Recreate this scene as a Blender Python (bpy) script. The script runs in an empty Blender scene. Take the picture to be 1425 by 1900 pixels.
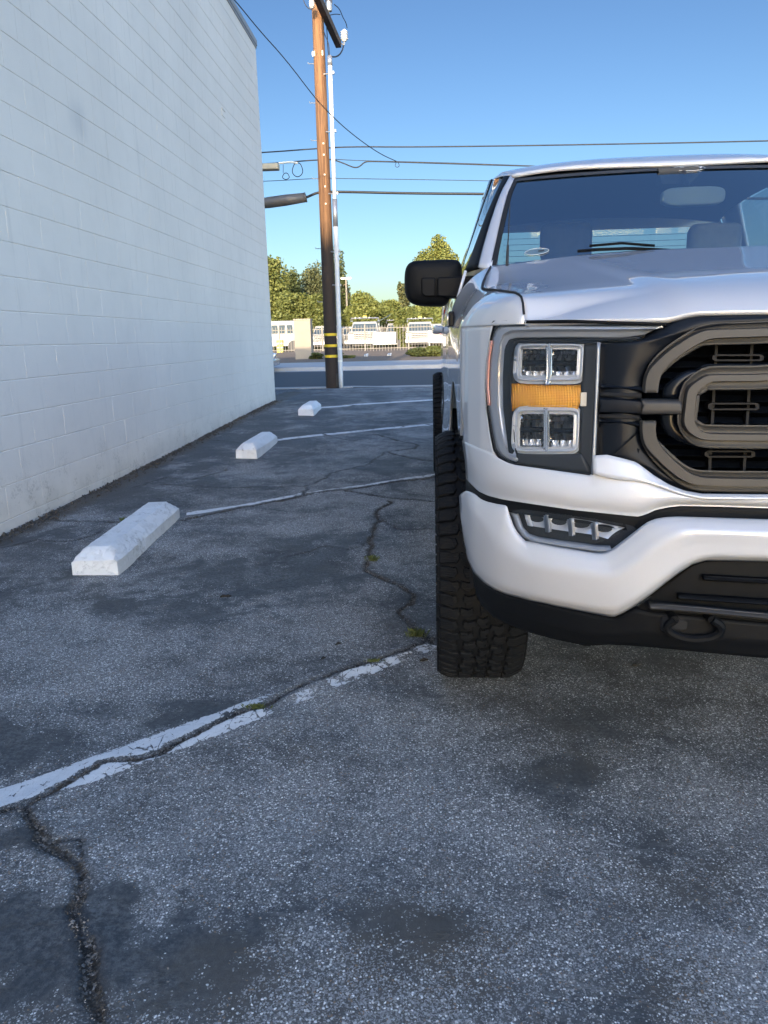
import bpy, bmesh, math, random
import numpy as np
from mathutils import Vector, Matrix
random.seed(7); rng = np.random.default_rng(11)
SC = bpy.context.scene
COL = SC.collection
PI = math.pi

# ------------------------------------------------------------------ camera
RX = np.array([0.99792802, -0.00931838, -0.06366186]); FW = np.array([0.05983285, -0.22941825, 0.97148716]); UP = np.array([-0.02365788, -0.97328333, -0.22838535])
F_PX = 1372.0; CAM_H = 1.08
cd = bpy.data.cameras.new("camera"); cam = bpy.data.objects.new("camera", cd); COL.objects.link(cam)
cd.sensor_fit = 'VERTICAL'; cd.sensor_height = 36.0; cd.lens = 36.0 * F_PX / 1900.0; cd.clip_start = 0.05; cd.clip_end = 3000
# camera axes in world coordinates (world: X right, Y along the wall, Z up)
right_w = Vector((RX[0], FW[0], UP[0])); down_w = Vector((RX[1], FW[1], UP[1])); fwd_w = Vector((RX[2], FW[2], UP[2]))
M = Matrix((right_w, -down_w, -fwd_w)).transposed().to_4x4(); M.translation = Vector((0, 0, CAM_H))
cam.matrix_world = M
SC.camera = cam
SC.render.resolution_x = 768; SC.render.resolution_y = 1024

# ------------------------------------------------------------------ light
SUN_EL = math.radians(13.8); SUN_AZ = math.radians(2.7)     # low sun behind the camera, a little left
world = bpy.data.worlds.new("World"); SC.world = world; world.use_nodes = True
wn = world.node_tree.nodes; wl = world.node_tree.links
bg = wn["Background"]; sky = wn.new("ShaderNodeTexSky"); sky.sky_type = 'NISHITA'; sky.sun_disc = False
sky.sun_elevation = SUN_EL; sky.sun_rotation = math.radians(180) + SUN_AZ
sky.air_density = 1.0; sky.dust_density = 1.2; sky.ozone_density = 1.9; sky.altitude = 100
gm = wn.new("ShaderNodeGamma"); gm.inputs[1].default_value = 1.35; wl.new(sky.outputs[0], gm.inputs[0])      # a clearer, deeper blue sky than the plain model gives
tn = wn.new("ShaderNodeMix"); tn.data_type = 'RGBA'; tn.blend_type = 'MULTIPLY'; tn.inputs[0].default_value = 1; tn.inputs[7].default_value = (0.465, 0.490, 0.530, 1); wl.new(gm.outputs[0], tn.inputs[6])
# added gradient: sky dimmed opposite the sun, brightened towards it to lift the shade
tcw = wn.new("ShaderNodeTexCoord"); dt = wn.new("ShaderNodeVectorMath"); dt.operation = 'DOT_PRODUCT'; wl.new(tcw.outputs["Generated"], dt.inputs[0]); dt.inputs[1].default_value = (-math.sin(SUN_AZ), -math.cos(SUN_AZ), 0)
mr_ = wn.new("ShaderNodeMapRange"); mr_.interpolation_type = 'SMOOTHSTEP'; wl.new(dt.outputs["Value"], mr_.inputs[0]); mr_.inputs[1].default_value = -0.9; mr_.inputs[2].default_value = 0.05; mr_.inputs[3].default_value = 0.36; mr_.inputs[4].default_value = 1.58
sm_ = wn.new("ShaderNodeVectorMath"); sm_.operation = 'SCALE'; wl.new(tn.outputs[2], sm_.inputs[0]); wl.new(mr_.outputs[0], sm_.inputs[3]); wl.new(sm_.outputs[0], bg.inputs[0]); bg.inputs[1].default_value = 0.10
sd = bpy.data.lights.new("sun", 'SUN'); sun = bpy.data.objects.new("sun", sd); COL.objects.link(sun)
sd.energy = 2.0; sd.angle = math.radians(0.5); sd.color = (0.85, 0.69, 0.50)
sv = Vector((-math.sin(SUN_AZ) * math.cos(SUN_EL), -math.cos(SUN_AZ) * math.cos(SUN_EL), math.sin(SUN_EL)))
sun.rotation_euler = sv.to_track_quat('Z', 'Y').to_euler(); sun.location = (0, -5, 12)
SC.view_settings.view_transform = 'Standard'; SC.view_settings.look = 'None'
SC.view_settings.exposure = 2.4; SC.view_settings.gamma = 1.0; SC.view_settings.use_curve_mapping = False
SC.render.engine = 'CYCLES'; SC.cycles.max_bounces = 8; SC.cycles.transparent_max_bounces = 24
SC.cycles.use_denoising = True

# ------------------------------------------------------------------ projection helpers (measuring points off the photograph)
def rays(P):
    P = np.asarray(P, float); x = P[:, 0] - 712.5; y = P[:, 1] - 950.0
    return np.stack([x * RX[0] + y * RX[1] + F_PX * RX[2], x * FW[0] + y * FW[1] + F_PX * FW[2], x * UP[0] + y * UP[1] + F_PX * UP[2]], 1)
def atY(x, y, Y):
    d = rays([(x, y)])[0]; t = Y / d[1]; return Vector((d[0] * t, Y, CAM_H + d[2] * t))
def atX(x, y, X):
    d = rays([(x, y)])[0]; t = X / d[0]; return Vector((X, d[1] * t, CAM_H + d[2] * t))
def gz(Y):                                                     # the lot rises gently towards the street
    t = np.clip((np.asarray(Y, float) - 3.5) / 9.5, 0, 1); return 0.138 * t * t * (3 - 2 * t)
def G(x, y):                                                  # ... and falls gently away from the wall
    x = np.asarray(x, float); y = np.asarray(y, float); t = np.clip((y - 8) / 6, 0, 1); return gz(y) - 0.021 * np.clip(x + 2.3, 0, 8) * (1 - t * t * (3 - 2 * t))
def gnd(x, y):
    d = rays([(x, y)])[0]; z = 0.0
    for _ in range(20):
        t = (z - CAM_H) / d[2]; z = 0.5 * z + 0.5 * float(G(d[0] * t, d[1] * t))
    return (d[0] * t, d[1] * t)
def px_of(P):
    v = Vector(P) - Vector((0, 0, CAM_H)); c = (v.dot(right_w), v.dot(down_w), v.dot(fwd_w))
    return 712.5 + F_PX * c[0] / c[2], 950 + F_PX * c[1] / c[2]

# ------------------------------------------------------------------ materials
MAT = {}
class NT:
    def __init__(s, name):
        s.m = bpy.data.materials.new(name); s.m.use_nodes = True; s.t = s.m.node_tree; s.n = s.t.nodes; s.l = s.t.links
        s.b = s.n.get("Principled BSDF"); s.out = s.n.get("Material Output"); MAT[name] = s.m
        s.tc = s.n.new("ShaderNodeTexCoord")
    def node(s, typ, **k):
        n = s.n.new(typ)
        for a, v in k.items(): setattr(n, a, v)
        return n
    def setin(s, n, i, v):
        if v is None: return
        if isinstance(v, bpy.types.NodeSocket): s.l.new(v, n.inputs[i])
        else: n.inputs[i].default_value = v
    def noise(s, scale, detail=4, rough=0.6, vec=None, dist=0.0):
        n = s.node("ShaderNodeTexNoise"); s.setin(n, "Scale", scale); s.setin(n, "Detail", detail); s.setin(n, "Roughness", rough); s.setin(n, "Distortion", dist)
        s.l.new(vec or s.tc.outputs["Object"], n.inputs["Vector"]); return n.outputs["Fac"]
    def voro(s, scale, vec=None, feature='F1', out="Distance", rnd=1.0):
        n = s.node("ShaderNodeTexVoronoi", feature=feature); s.setin(n, "Scale", scale); s.setin(n, "Randomness", rnd)
        s.l.new(vec or s.tc.outputs["Object"], n.inputs["Vector"]); return n.outputs[out]
    def ramp(s, fac, a, b, ca=0.0, cb=1.0):
        n = s.node("ShaderNodeMapRange"); n.clamp = True; n.interpolation_type = 'SMOOTHSTEP'
        s.setin(n, 0, fac); s.setin(n, 1, a); s.setin(n, 2, b); s.setin(n, 3, ca); s.setin(n, 4, cb); return n.outputs[0]
    def math(s, op, a, b=None, c=None):
        n = s.node("ShaderNodeMath", operation=op); s.setin(n, 0, a); s.setin(n, 1, b); s.setin(n, 2, c); return n.outputs[0]
    def mix(s, f, a, b, t='MIX'):
        n = s.node("ShaderNodeMix", data_type='RGBA', blend_type=t); s.setin(n, 0, f)
        for i, v in ((6, a), (7, b)):
            if isinstance(v, tuple) and len(v) == 3: v = v + (1,)
            s.setin(n, i, v)
        return n.outputs[2]
    def bump(s, h, strength=0.3, dist=0.01, normal=None):
        n = s.node("ShaderNodeBump"); s.setin(n, "Strength", strength); s.setin(n, "Distance", dist); s.setin(n, "Height", h); s.setin(n, "Normal", normal); return n.outputs[0]
    def attr(s, name):
        n = s.node("ShaderNodeAttribute"); n.attribute_name = name; return n.outputs["Fac"]
    def scalevec(s, sc, src="Object"):
        n = s.node("ShaderNodeMapping"); s.l.new(s.tc.outputs[src], n.inputs[0]); n.inputs["Scale"].default_value = sc; return n.outputs[0]
    def set(s, **k):
        for a, v in k.items():
            nm = a.replace("_", " ")
            if isinstance(v, tuple) and len(v) == 3: v = v + (1,)
            s.setin(s.b, nm, v)
        return s
def simple(name, col, rough=0.5, metal=0.0, var=0.0, vscale=8, bump=0.0, bscale=60, coat=0.0, spec=None):
    s = NT(name); c = col
    if var:
        f = s.noise(vscale, 5); c = s.mix(f, tuple(x * (1 - var) for x in col), tuple(min(1, x * (1 + var)) for x in col))
    s.set(Base_Color=c, Roughness=rough, Metallic=metal)
    if coat: s.set(Coat_Weight=coat, Coat_Roughness=0.04)
    if spec is not None: s.setin(s.b, "Specular IOR Level", spec)
    if bump: s.set(Normal=s.bump(s.noise(bscale, 4), bump, 0.002))
    return s.m

# truck paint: pale grey-silver with fine flake under clear coat
s = NT("truck_paint"); fl = s.noise(900, 2, 0.5)
s.set(Base_Color=s.mix(fl, (0.50, 0.50, 0.515), (0.585, 0.585, 0.60)), Metallic=0.10, Roughness=s.ramp(fl, 0.3, 0.7, 0.34, 0.46), Coat_Weight=1.0, Coat_Roughness=0.025, Coat_IOR=1.55)
simple("black_plastic", (0.005, 0.0055, 0.0065), 0.55, 0, 0.25, 30, 0.25, 700, spec=0.12)
simple("dark_gloss", (0.006, 0.008, 0.012), 0.22, 0, 0, spec=0.2)
simple("grille_dark", (0.006, 0.008, 0.012), 0.38, 0.0, spec=0.16)
s = NT("graphite_metal"); s.set(Base_Color=s.mix(s.noise(500, 2), (0.043, 0.041, 0.039), (0.060, 0.057, 0.054)), Metallic=0.35, Roughness=0.5, Specular_IOR_Level=0.3)
simple("post_grey", (0.011, 0.011, 0.013), 0.5, 0.0, spec=0.12)
simple("void_black", (0.004, 0.004, 0.005), 0.8)
simple("lamp_housing", (0.020, 0.022, 0.026), 0.4, 0.0, spec=0.25)
simple("lamp_silver", (0.62, 0.63, 0.65), 0.22, 0.85)
simple("lamp_grey", (0.30, 0.31, 0.335), 0.38, 0.6)
simple("lamp_tube", (0.34, 0.355, 0.385), 0.28, 0.35, coat=0.4)
simple("lamp_rim", (0.50, 0.52, 0.55), 0.3, 0.2, coat=0.4)
s = NT("chrome"); s.set(Base_Color=(0.85, 0.86, 0.88), Metallic=1.0, Roughness=0.06, Normal=s.bump(s.noise(55, 3), 0.35, 0.01))
s = NT("amber_lens"); w = s.node("ShaderNodeTexWave"); w.wave_type = 'BANDS'; w.bands_direction = 'X'; s.setin(w, "Scale", 62.0); s.l.new(s.tc.outputs["Object"], w.inputs[0])
w2 = s.node("ShaderNodeTexWave"); w2.wave_type = 'BANDS'; w2.bands_direction = 'Z'; s.setin(w2, "Scale", 95.0); s.l.new(s.tc.outputs["Object"], w2.inputs[0])
hh = s.math('ADD', w.outputs["Fac"], s.math('MULTIPLY', w2.outputs["Fac"], 0.5))
s.set(Base_Color=s.mix(s.noise(28, 3), (0.78, 0.24, 0.008), (1.0, 0.50, 0.02)), Roughness=0.15, Coat_Weight=0.8, Metallic=0.25, Normal=s.bump(hh, 0.55, 0.003))
simple("facet_white", (0.92, 0.93, 0.95), 0.25, 0.6)
nb = NT("lamp_bowl"); nb.set(Base_Color=nb.mix(nb.ramp(nb.noise(70, 3), 0.42, 0.58), (0.25, 0.26, 0.28), (0.85, 0.86, 0.88)), Metallic=0.7, Roughness=0.28, Normal=nb.bump(nb.voro(90), 0.6, 0.006))
simple("side_marker", (0.52, 0.24, 0.19), 0.3, coat=0.5)
def glass(name, tint, rough=0.0, ior=1.5, refl=0.0):
    s = NT(name); s.n.remove(s.b)
    fr = s.node("ShaderNodeFresnel"); ge = s.node("ShaderNodeNewGeometry"); s.l.new(s.ramp(ge.outputs["Backfacing"], 0.0, 1.0, ior, 1.0 / ior), fr.inputs[0])
    fac_ = s.math("ADD", fr.outputs[0], refl, None) if refl else fr.outputs[0]
    gl = s.node("ShaderNodeBsdfGlossy"); gl.inputs["Roughness"].default_value = rough; gl.inputs["Color"].default_value = (1, 1, 1, 1)
    tr = s.node("ShaderNodeBsdfTransparent"); tr.inputs[0].default_value = tint + (1,)
    mx = s.node("ShaderNodeMixShader"); s.l.new(fac_, mx.inputs[0]); s.l.new(tr.outputs[0], mx.inputs[1]); s.l.new(gl.outputs[0], mx.inputs[2])
    s.l.new(mx.outputs[0], s.out.inputs[0]); return s.m
glass("windshield_glass", (0.50, 0.60, 0.62), 0.005, 3.2, 0.14)
glass("tinted_glass", (0.42, 0.47, 0.49), 0.01, 1.55)
glass("lens_clear", (0.93, 0.94, 0.96), 0.01, 1.5)
glass("light_glass", (0.75, 0.82, 0.82), 0.01, 1.55)
s = NT("tyre_rubber"); s.set(Base_Color=s.mix(s.noise(20, 5), (0.005, 0.0055, 0.0065), (0.009, 0.010, 0.012)), Specular_IOR_Level=0.14, Roughness=0.62, Normal=s.bump(s.noise(260, 3), 0.25, 0.002))
s = NT("tread_rubber"); w = s.node("ShaderNodeTexWave"); w.wave_type = 'BANDS'; w.bands_direction = 'Z'; s.setin(w, "Scale", 45.0); s.setin(w, "Distortion", 1.5); s.l.new(s.tc.outputs["Object"], w.inputs[0])
s.set(Base_Color=s.mix(s.noise(16, 5), (0.006, 0.0065, 0.0075), (0.012, 0.013, 0.015)), Specular_IOR_Level=0.14, Roughness=0.6, Normal=s.bump(s.ramp(w.outputs["Fac"], 0.0, 0.16), 0.6, 0.004))
simple("alloy_dark", (0.05, 0.05, 0.052), 0.35, 0.8)
simple("step_metal", (0.62, 0.63, 0.65), 0.3, 0.9)
simple("seat_cloth", (0.10, 0.10, 0.105), 0.9, 0, 0.2, 30)
simple("seat_light", (0.34, 0.33, 0.32), 0.85, 0, 0.15, 30)
simple("dash_plastic", (0.03, 0.031, 0.034), 0.7)
simple("decal_white", (0.5, 0.51, 0.53), 0.5)
simple("sticker_blue", (0.10, 0.16, 0.20), 0.5)
simple("mirror_back", (0.42, 0.44, 0.42), 0.5)

# wall paint
def wall_mat(name, col, dirt=0.0):
    s = NT(name); geo = s.node("ShaderNodeNewGeometry"); pos = geo.outputs["Position"]
    big = s.noise(0.55, 4, 0.6, pos); med = s.noise(5.0, 6, 0.65, pos); fine = s.noise(170, 4, 0.7, pos); pit = s.voro(95, pos)
    c = s.mix(s.ramp(big, 0.3, 0.7), tuple(x * 0.90 for x in col), col)
    c = s.mix(s.math('MULTIPLY', s.ramp(med, 0.45, 0.75), 0.35), c, tuple(x * 0.85 for x in col))
    mp = s.node("ShaderNodeMapping"); s.l.new(pos, mp.inputs[0]); mp.inputs["Scale"].default_value = (3, 7, 0.55)
    strk = s.noise(2.4, 5, 0.6, mp.outputs[0]); c = s.mix(s.math('MULTIPLY', s.ramp(strk, 0.56, 0.8), 0.25), c, (0.38, 0.36, 0.33))
    sp_ = atX(146, 222, -2.53); dv = s.node("ShaderNodeVectorMath", operation='DISTANCE'); s.l.new(pos, dv.inputs[0]); dv.inputs[1].default_value = tuple(sp_)
    c = s.mix(s.ramp(s.math('ADD', dv.outputs["Value"], s.math('MULTIPLY', s.noise(9, 3, 0.5, pos), 0.10)), 0.26, 0.05, 0.0, 0.42), c, (0.42, 0.42, 0.42))
    sx = s.node("ShaderNodeSeparateXYZ"); s.l.new(pos, sx.inputs[0])
    low = s.ramp(sx.outputs[2], 0.05, 0.50, 1.0, 0.0)
    chip = s.math('MULTIPLY', s.ramp(s.noise(7, 7, 0.75, pos), 0.50, 0.62), low)
    chip2 = s.math('MULTIPLY', chip, s.ramp(s.noise(60, 4, 0.7, pos), 0.47, 0.56))
    c = s.mix(s.math('MULTIPLY', chip2, 0.5), c, (0.30, 0.27, 0.225))
    c = s.mix(s.math('MULTIPLY', s.ramp(sx.outputs[2], 0.10, 0.26, 1.0, 0.0), s.ramp(s.noise(3.2, 5, 0.6, pos), 0.35, 0.65, 0.03, 0.35)), c, (0.46, 0.42, 0.36))
    h = s.math('ADD', s.math('MULTIPLY', fine, 0.7), s.math('MULTIPLY', pit, 0.35)); h = s.math('SUBTRACT', h, s.math('MULTIPLY', chip2, 1.2))
    s.set(Base_Color=c, Roughness=0.78, Normal=s.bump(h, 0.5, 0.0035)); return s.m
wall_mat("wall_paint", (0.80, 0.74, 0.665))
wall_mat("mortar_paint", (0.77, 0.71, 0.635))
simple("trim_metal", (0.30, 0.30, 0.30), 0.5, 0.3, 0.2)
simple("stucco_back", (0.42, 0.38, 0.32), 0.9, 0, 0.15, 2, 0.4, 60)

# asphalt
def asphalt(name, detailed=True):
    s = NT(name); geo = s.node("ShaderNodeNewGeometry"); pos = geo.outputs["Position"]
    n1 = s.noise(0.9, 5, 0.6, pos); n2 = s.noise(4.5, 6, 0.68, pos); n3 = s.noise(22, 5, 0.7, pos)
    wob = s.node("ShaderNodeTexNoise"); s.l.new(pos, wob.inputs["Vector"]); s.setin(wob, "Scale", 210.0); s.setin(wob, "Detail", 3.0)
    wsub = s.node("ShaderNodeVectorMath", operation='SCALE'); s.l.new(wob.outputs["Color"], wsub.inputs[0]); wsub.inputs[3].default_value = 0.0055
    wadd = s.node("ShaderNodeVectorMath", operation='ADD'); s.l.new(pos, wadd.inputs[0]); s.l.new(wsub.outputs[0], wadd.inputs[1]); wp = wadd.outputs[0]
    def vor(scale):
        c_ = s.node("ShaderNodeTexVoronoi"); s.l.new(wp, c_.inputs["Vector"]); c_.inputs["Scale"].default_value = scale
        q_ = s.node("ShaderNodeSeparateColor"); s.l.new(c_.outputs["Color"], q_.inputs[0]); return c_, q_
    cells, sc = vor(190); cells2, sc2 = vor(105); cells3, sc3 = vor(360)
    seal = s.attr("seal") if detailed else s.math('ADD', 0.35, 0.0)
    # wear: how much stone shows through the worn seal coat
    n0 = s.noise(1.9, 7, 0.66, pos, 0.4); wr = s.math('ADD', s.math('MULTIPLY', n1, 0.7), s.math('MULTIPLY', n2, 0.65)); wr = s.math('ADD', wr, s.math('MULTIPLY', n3, 0.35)); wr = s.math('ADD', wr, s.math('MULTIPLY', s.math('SUBTRACT', n0, 0.47), 1.3))
    wr = s.math('SUBTRACT', wr, s.math('MULTIPLY', seal, 0.46)); wear = s.ramp(wr, 0.45, 1.05)
    stone = s.math('GREATER_THAN', s.math('ADD', sc.outputs[0], s.math('MULTIPLY', wear, 0.42)), 1.03)
    stone = s.math('MULTIPLY', stone, s.ramp(cells.outputs["Distance"], 0.55, 0.30))
    stoneb = s.math('GREATER_THAN', s.math('ADD', sc2.outputs[0], s.math('MULTIPLY', wear, 0.22)), 1.08)
    stoneb = s.math('MULTIPLY', stoneb, s.ramp(cells2.outputs["Distance"], 0.42, 0.26))
    stonec = s.math('MULTIPLY', s.math('GREATER_THAN', s.math('ADD', sc3.outputs[0], s.math('MULTIPLY', wear, 0.6)), 1.04), 0.8)
    mottle = s.noise(75, 6, 0.8, pos)
    base = s.mix(wear, (0.044, 0.051, 0.058), (0.120, 0.123, 0.124))
    patch_ = s.ramp(s.noise(2.6, 6, 0.62, pos), 0.42, 0.66)
    base = s.mix(s.math('MULTIPLY', s.ramp(mottle, 0.40, 0.62), s.math('ADD', 0.35, s.math('MULTIPLY', patch_, 0.5))), base, (0.175, 0.18, 0.185))
    base = s.mix(s.math('MULTIPLY', s.ramp(s.noise(26, 6, 0.75, pos), 0.52, 0.36), 0.45), base, (0.036, 0.042, 0.048))
    flake = s.ramp(s.noise(11, 8, 0.78, s.scalevecp(pos, (0.6, 2.2, 1))), 0.565, 0.60)
    base = s.mix(s.math('MULTIPLY', flake, s.ramp(wr, 0.45, 0.75, 0.05, 0.7)), base, (0.19, 0.19, 0.192))
    dusty = s.ramp(s.noise(0.7, 5, 0.6, pos), 0.45, 0.7)
    c = s.mix(s.math('MULTIPLY', dusty, 0.35), base, (0.085, 0.076, 0.066))
    if detailed: c = s.mix(s.attr("dust"), c, s.mix(n2, (0.065, 0.060, 0.053), (0.125, 0.114, 0.098)))
    gv = s.mix(sc.outputs[1], (0.32, 0.33, 0.33), (0.92, 0.92, 0.90)); gv = s.mix(s.math('GREATER_THAN', sc.outputs[2], 0.82), gv, (0.24, 0.17, 0.12))
    c = s.mix(stonec, c, s.mix(sc3.outputs[1], (0.18, 0.18, 0.18), (0.42, 0.42, 0.42)))
    c = s.mix(stone, c, gv); c = s.mix(stoneb, c, s.mix(sc2.outputs[1], (0.26, 0.255, 0.25), (0.62, 0.61, 0.59)))
    h = s.math('ADD', s.math('MULTIPLY', stone, 0.5), s.math('MULTIPLY', mottle, 0.9)); h = s.math('ADD', h, s.math('MULTIPLY', s.noise(280, 3, 0.7, pos), 0.8))
    h = s.math('ADD', h, s.math('MULTIPLY', flake, 0.5))
    rough = s.ramp(seal, 0.0, 0.6, 0.86, 0.62)
    if detailed:
        ck = s.attr("crack"); nz = s.math('ADD', ck, s.math('MULTIPLY', s.math('SUBTRACT', s.noise(38, 7, 0.75, pos), 0.5), 0.06))
        inside = s.ramp(nz, 0.006, -0.004)
        rub = s.mix(s.math('GREATER_THAN', sc.outputs[0], 0.55), (0.018, 0.016, 0.014), s.mix(sc.outputs[1], (0.06, 0.05, 0.04), (0.26, 0.24, 0.22)))
        c = s.mix(inside, c, s.mix(s.ramp(s.noise(9, 4, 0.6, pos), 0.4, 0.6), rub, (0.07, 0.056, 0.042)))
        band = s.math('MULTIPLY', s.ramp(nz, 0.025, 0.004), 0.45); c = s.mix(s.math('MULTIPLY', band, s.math('SUBTRACT', 1.0, inside)), c, (0.036, 0.037, 0.040))
        h = s.math('ADD', h, s.math('MULTIPLY', inside, s.math('SUBTRACT', s.math('MULTIPLY', cells2.outputs['Distance'], -3.0), 0.3)))
        rd = s.noise(90, 6, 0.8, pos); edge = s.attr("wallside")
        c = s.mix(s.math('MULTIPLY', edge, s.ramp(rd, 0.38, 0.55)), c, (0.085, 0.068, 0.05))
    s.set(Base_Color=c, Roughness=rough, Normal=s.bump(h, 0.75, 0.004)); s.setin(s.b, "Specular IOR Level", 0.35); return s.m
def _svp(self, pos, sc):
    n = self.node("ShaderNodeMapping"); self.l.new(pos, n.inputs[0]); n.inputs["Scale"].default_value = sc; n.inputs["Rotation"].default_value = (0, 0, 0.35); return n.outputs[0]
NT.scalevecp = _svp
asphalt("lot_asphalt", True); asphalt("lot_asphalt_plain", False)
s = NT("street_asphalt"); g = s.node("ShaderNodeNewGeometry"); s.set(Base_Color=s.mix(s.noise(30, 5, 0.7, g.outputs[0]), (0.050, 0.052, 0.056), (0.075, 0.077, 0.080)), Roughness=0.85)
simple("concrete", (0.36, 0.35, 0.335), 0.85, 0, 0.22, 3, 0.4, 40)
s = NT("dirt"); g = s.node("ShaderNodeNewGeometry"); p = g.outputs[0]
s.set(Base_Color=s.mix(s.noise(3.5, 7, 0.75, p), (0.10, 0.075, 0.055), (0.24, 0.18, 0.13)), Roughness=0.95, Normal=s.bump(s.noise(18, 6, 0.8, p), 0.8, 0.05))
s = NT("stop_paint"); g = s.node("ShaderNodeNewGeometry"); p = g.outputs[0]
crk = s.ramp(s.math('ABSOLUTE', s.math('SUBTRACT', s.noise(11, 8, 0.72, p), 0.5)), 0.014, 0.0); ch = s.ramp(s.noise(16, 8, 0.8, p), 0.60, 0.66); msk = s.ramp(s.noise(5, 4, 0.6, p), 0.5, 0.65)
zz = s.node("ShaderNodeSeparateXYZ"); s.l.new(p, zz.inputs[0])
c = s.mix(s.noise(9, 5, 0.6, p), (0.62, 0.63, 0.64), (0.80, 0.81, 0.82)); c = s.mix(s.math('MULTIPLY', s.math('MULTIPLY', crk, msk), 0.6), c, (0.12, 0.11, 0.10))
c = s.mix(s.math('MULTIPLY', ch, 0.7), c, (0.24, 0.215, 0.175)); s.set(Base_Color=c, Roughness=0.7, Normal=s.bump(s.math('SUBTRACT', s.noise(40, 6, 0.7, p), s.math('ADD', crk, ch)), 0.6, 0.006))
# worn line paint: holes where the paint has flaked off
s = NT("line_paint"); g = s.node("ShaderNodeNewGeometry"); p = g.outputs[0]
ed = s.attr("edge"); ck = s.attr("crack"); wr = s.attr("wornness")
v = s.math('ADD', s.noise(17, 9, 0.75, p), s.math('ADD', s.math('MULTIPLY', s.noise(70, 4, 0.7, p), 0.14), s.ramp(s.voro(24, s.scalevecp(p, (1, .6, 1)), 'DISTANCE_TO_EDGE'), 0.05, 0.0, -0.04, 0.07))); v = s.math('ADD', v, s.math('MULTIPLY', wr, 0.42)); v = s.math('SUBTRACT', v, s.math('MULTIPLY', s.ramp(ed, 0.0, 0.012), 0.12))
v = s.math('ADD', v, s.ramp(s.math('ADD', ck, s.math('MULTIPLY', s.math('SUBTRACT', s.noise(34, 6, 0.75, p), 0.5), 0.05)), 0.016, 0.004, 0.0, 0.5))
hole = s.math('GREATER_THAN', v, 0.62); v2 = s.ramp(v, 0.52, 0.62)
col = s.mix(s.noise(35, 5, 0.7, p), (0.50, 0.51, 0.52), (0.70, 0.71, 0.72)); col = s.mix(s.ramp(s.voro(60, p, 'DISTANCE_TO_EDGE'), 0.025, 0.0, 0, 0.35), col, (0.15, 0.15, 0.15))
s.set(Base_Color=col, Roughness=0.75, Alpha=s.math('SUBTRACT', 1.0, hole), Normal=s.bump(s.noise(150, 4), 0.3, 0.002))
simple("gravel_mix", (0.20, 0.18, 0.16), 0.9, 0, 0.7, 25)
simple("grit_dark", (0.07, 0.06, 0.05), 0.95, 0, 0.7, 25)
simple("weed_green", (0.085, 0.105, 0.03), 0.8, 0, 0.4, 20)
simple("twig", (0.02, 0.018, 0.016), 0.9)

s = NT("pole_wood"); mp = s.scalevec((26, 26, 0.9)); gr = s.noise(1.0, 8, 0.75, mp, 0.6); g = s.node("ShaderNodeNewGeometry"); sp = s.node("ShaderNodeSeparateXYZ"); s.l.new(g.outputs[0], sp.inputs[0])
c = s.mix(s.ramp(gr, 0.32, 0.68), (0.075, 0.034, 0.015), (0.26, 0.135, 0.06)); pole_shade = s.ramp(s.math('ADD', sp.outputs[2], s.math('MULTIPLY', gr, 0.5)), 3.40, 2.95)  # building's shadow on the lower pole, painted into the wood colour
c = s.mix(pole_shade, c, s.mix(gr, (0.016, 0.012, 0.010), (0.05, 0.033, 0.024))); s.set(Base_Color=c, Roughness=0.85, Normal=s.bump(gr, 0.8, 0.02))
simple("arm_wood", (0.10, 0.07, 0.05), 0.9, 0, 0.4, 20)
s = NT("conduit_paint"); s.set(Base_Color=(0.55, 0.56, 0.57), Roughness=0.5)
simple("steel_grey", (0.32, 0.33, 0.34), 0.45, 0.6, 0.2, 20)
simple("wire_black", (0.012, 0.013, 0.016), 0.6)
simple("splice_case", (0.16, 0.14, 0.12), 0.5, 0.3, 0.2)
simple("porcelain", (0.62, 0.62, 0.60), 0.25, 0, coat=0.4)
simple("yellow_band", (0.72, 0.50, 0.02), 0.5)
simple("tan_box", (0.50, 0.42, 0.28), 0.6)
simple("tag_white", (0.72, 0.70, 0.62), 0.5)
simple("pillar_stucco", (0.30, 0.25, 0.19), 0.9, 0, 0.12, 3, 0.4, 60)
simple("fence_iron", (0.17, 0.155, 0.13), 0.6)
simple("white_vehicle", (0.27, 0.27, 0.265), 0.3, 0, 0.05, 3, coat=0.5)
simple("grey_vehicle", (0.30, 0.32, 0.34), 0.4, 0.3)
simple("dark_vehicle", (0.03, 0.03, 0.032), 0.6)
simple("blue_glass", (0.05, 0.07, 0.085), 0.12, coat=0.6)
simple("sign_red", (0.65, 0.04, 0.03), 0.5)
simple("yellow_paint", (0.75, 0.55, 0.05), 0.5)
simple("bark", (0.10, 0.075, 0.055), 0.95, 0, 0.3, 8)
def leafmat(name, a, b):
    s = NT(name); oi = s.node("ShaderNodeNewGeometry"); f = oi.outputs["Random Per Island"]
    s.set(Base_Color=s.mix(f, a, b), Roughness=0.6); s.setin(s.b, "Specular IOR Level", 0.3)
    tl = s.node("ShaderNodeBsdfTranslucent"); s.l.new(s.mix(f, a, b), tl.inputs[0]); mx = s.node("ShaderNodeMixShader"); mx.inputs[0].default_value = 0.25
    s.l.new(s.b.outputs[0], mx.inputs[1]); s.l.new(tl.outputs[0], mx.inputs[2]); s.l.new(mx.outputs[0], s.out.inputs[0])
leafmat("leaf_olive", (0.078, 0.098, 0.026), (0.155, 0.168, 0.050))
leafmat("leaf_dark", (0.04, 0.055, 0.02), (0.10, 0.115, 0.035))
leafmat("leaf_bright", (0.10, 0.125, 0.032), (0.19, 0.20, 0.058))
leafmat("leaf_pine", (0.055, 0.068, 0.03), (0.13, 0.135, 0.06))

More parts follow.
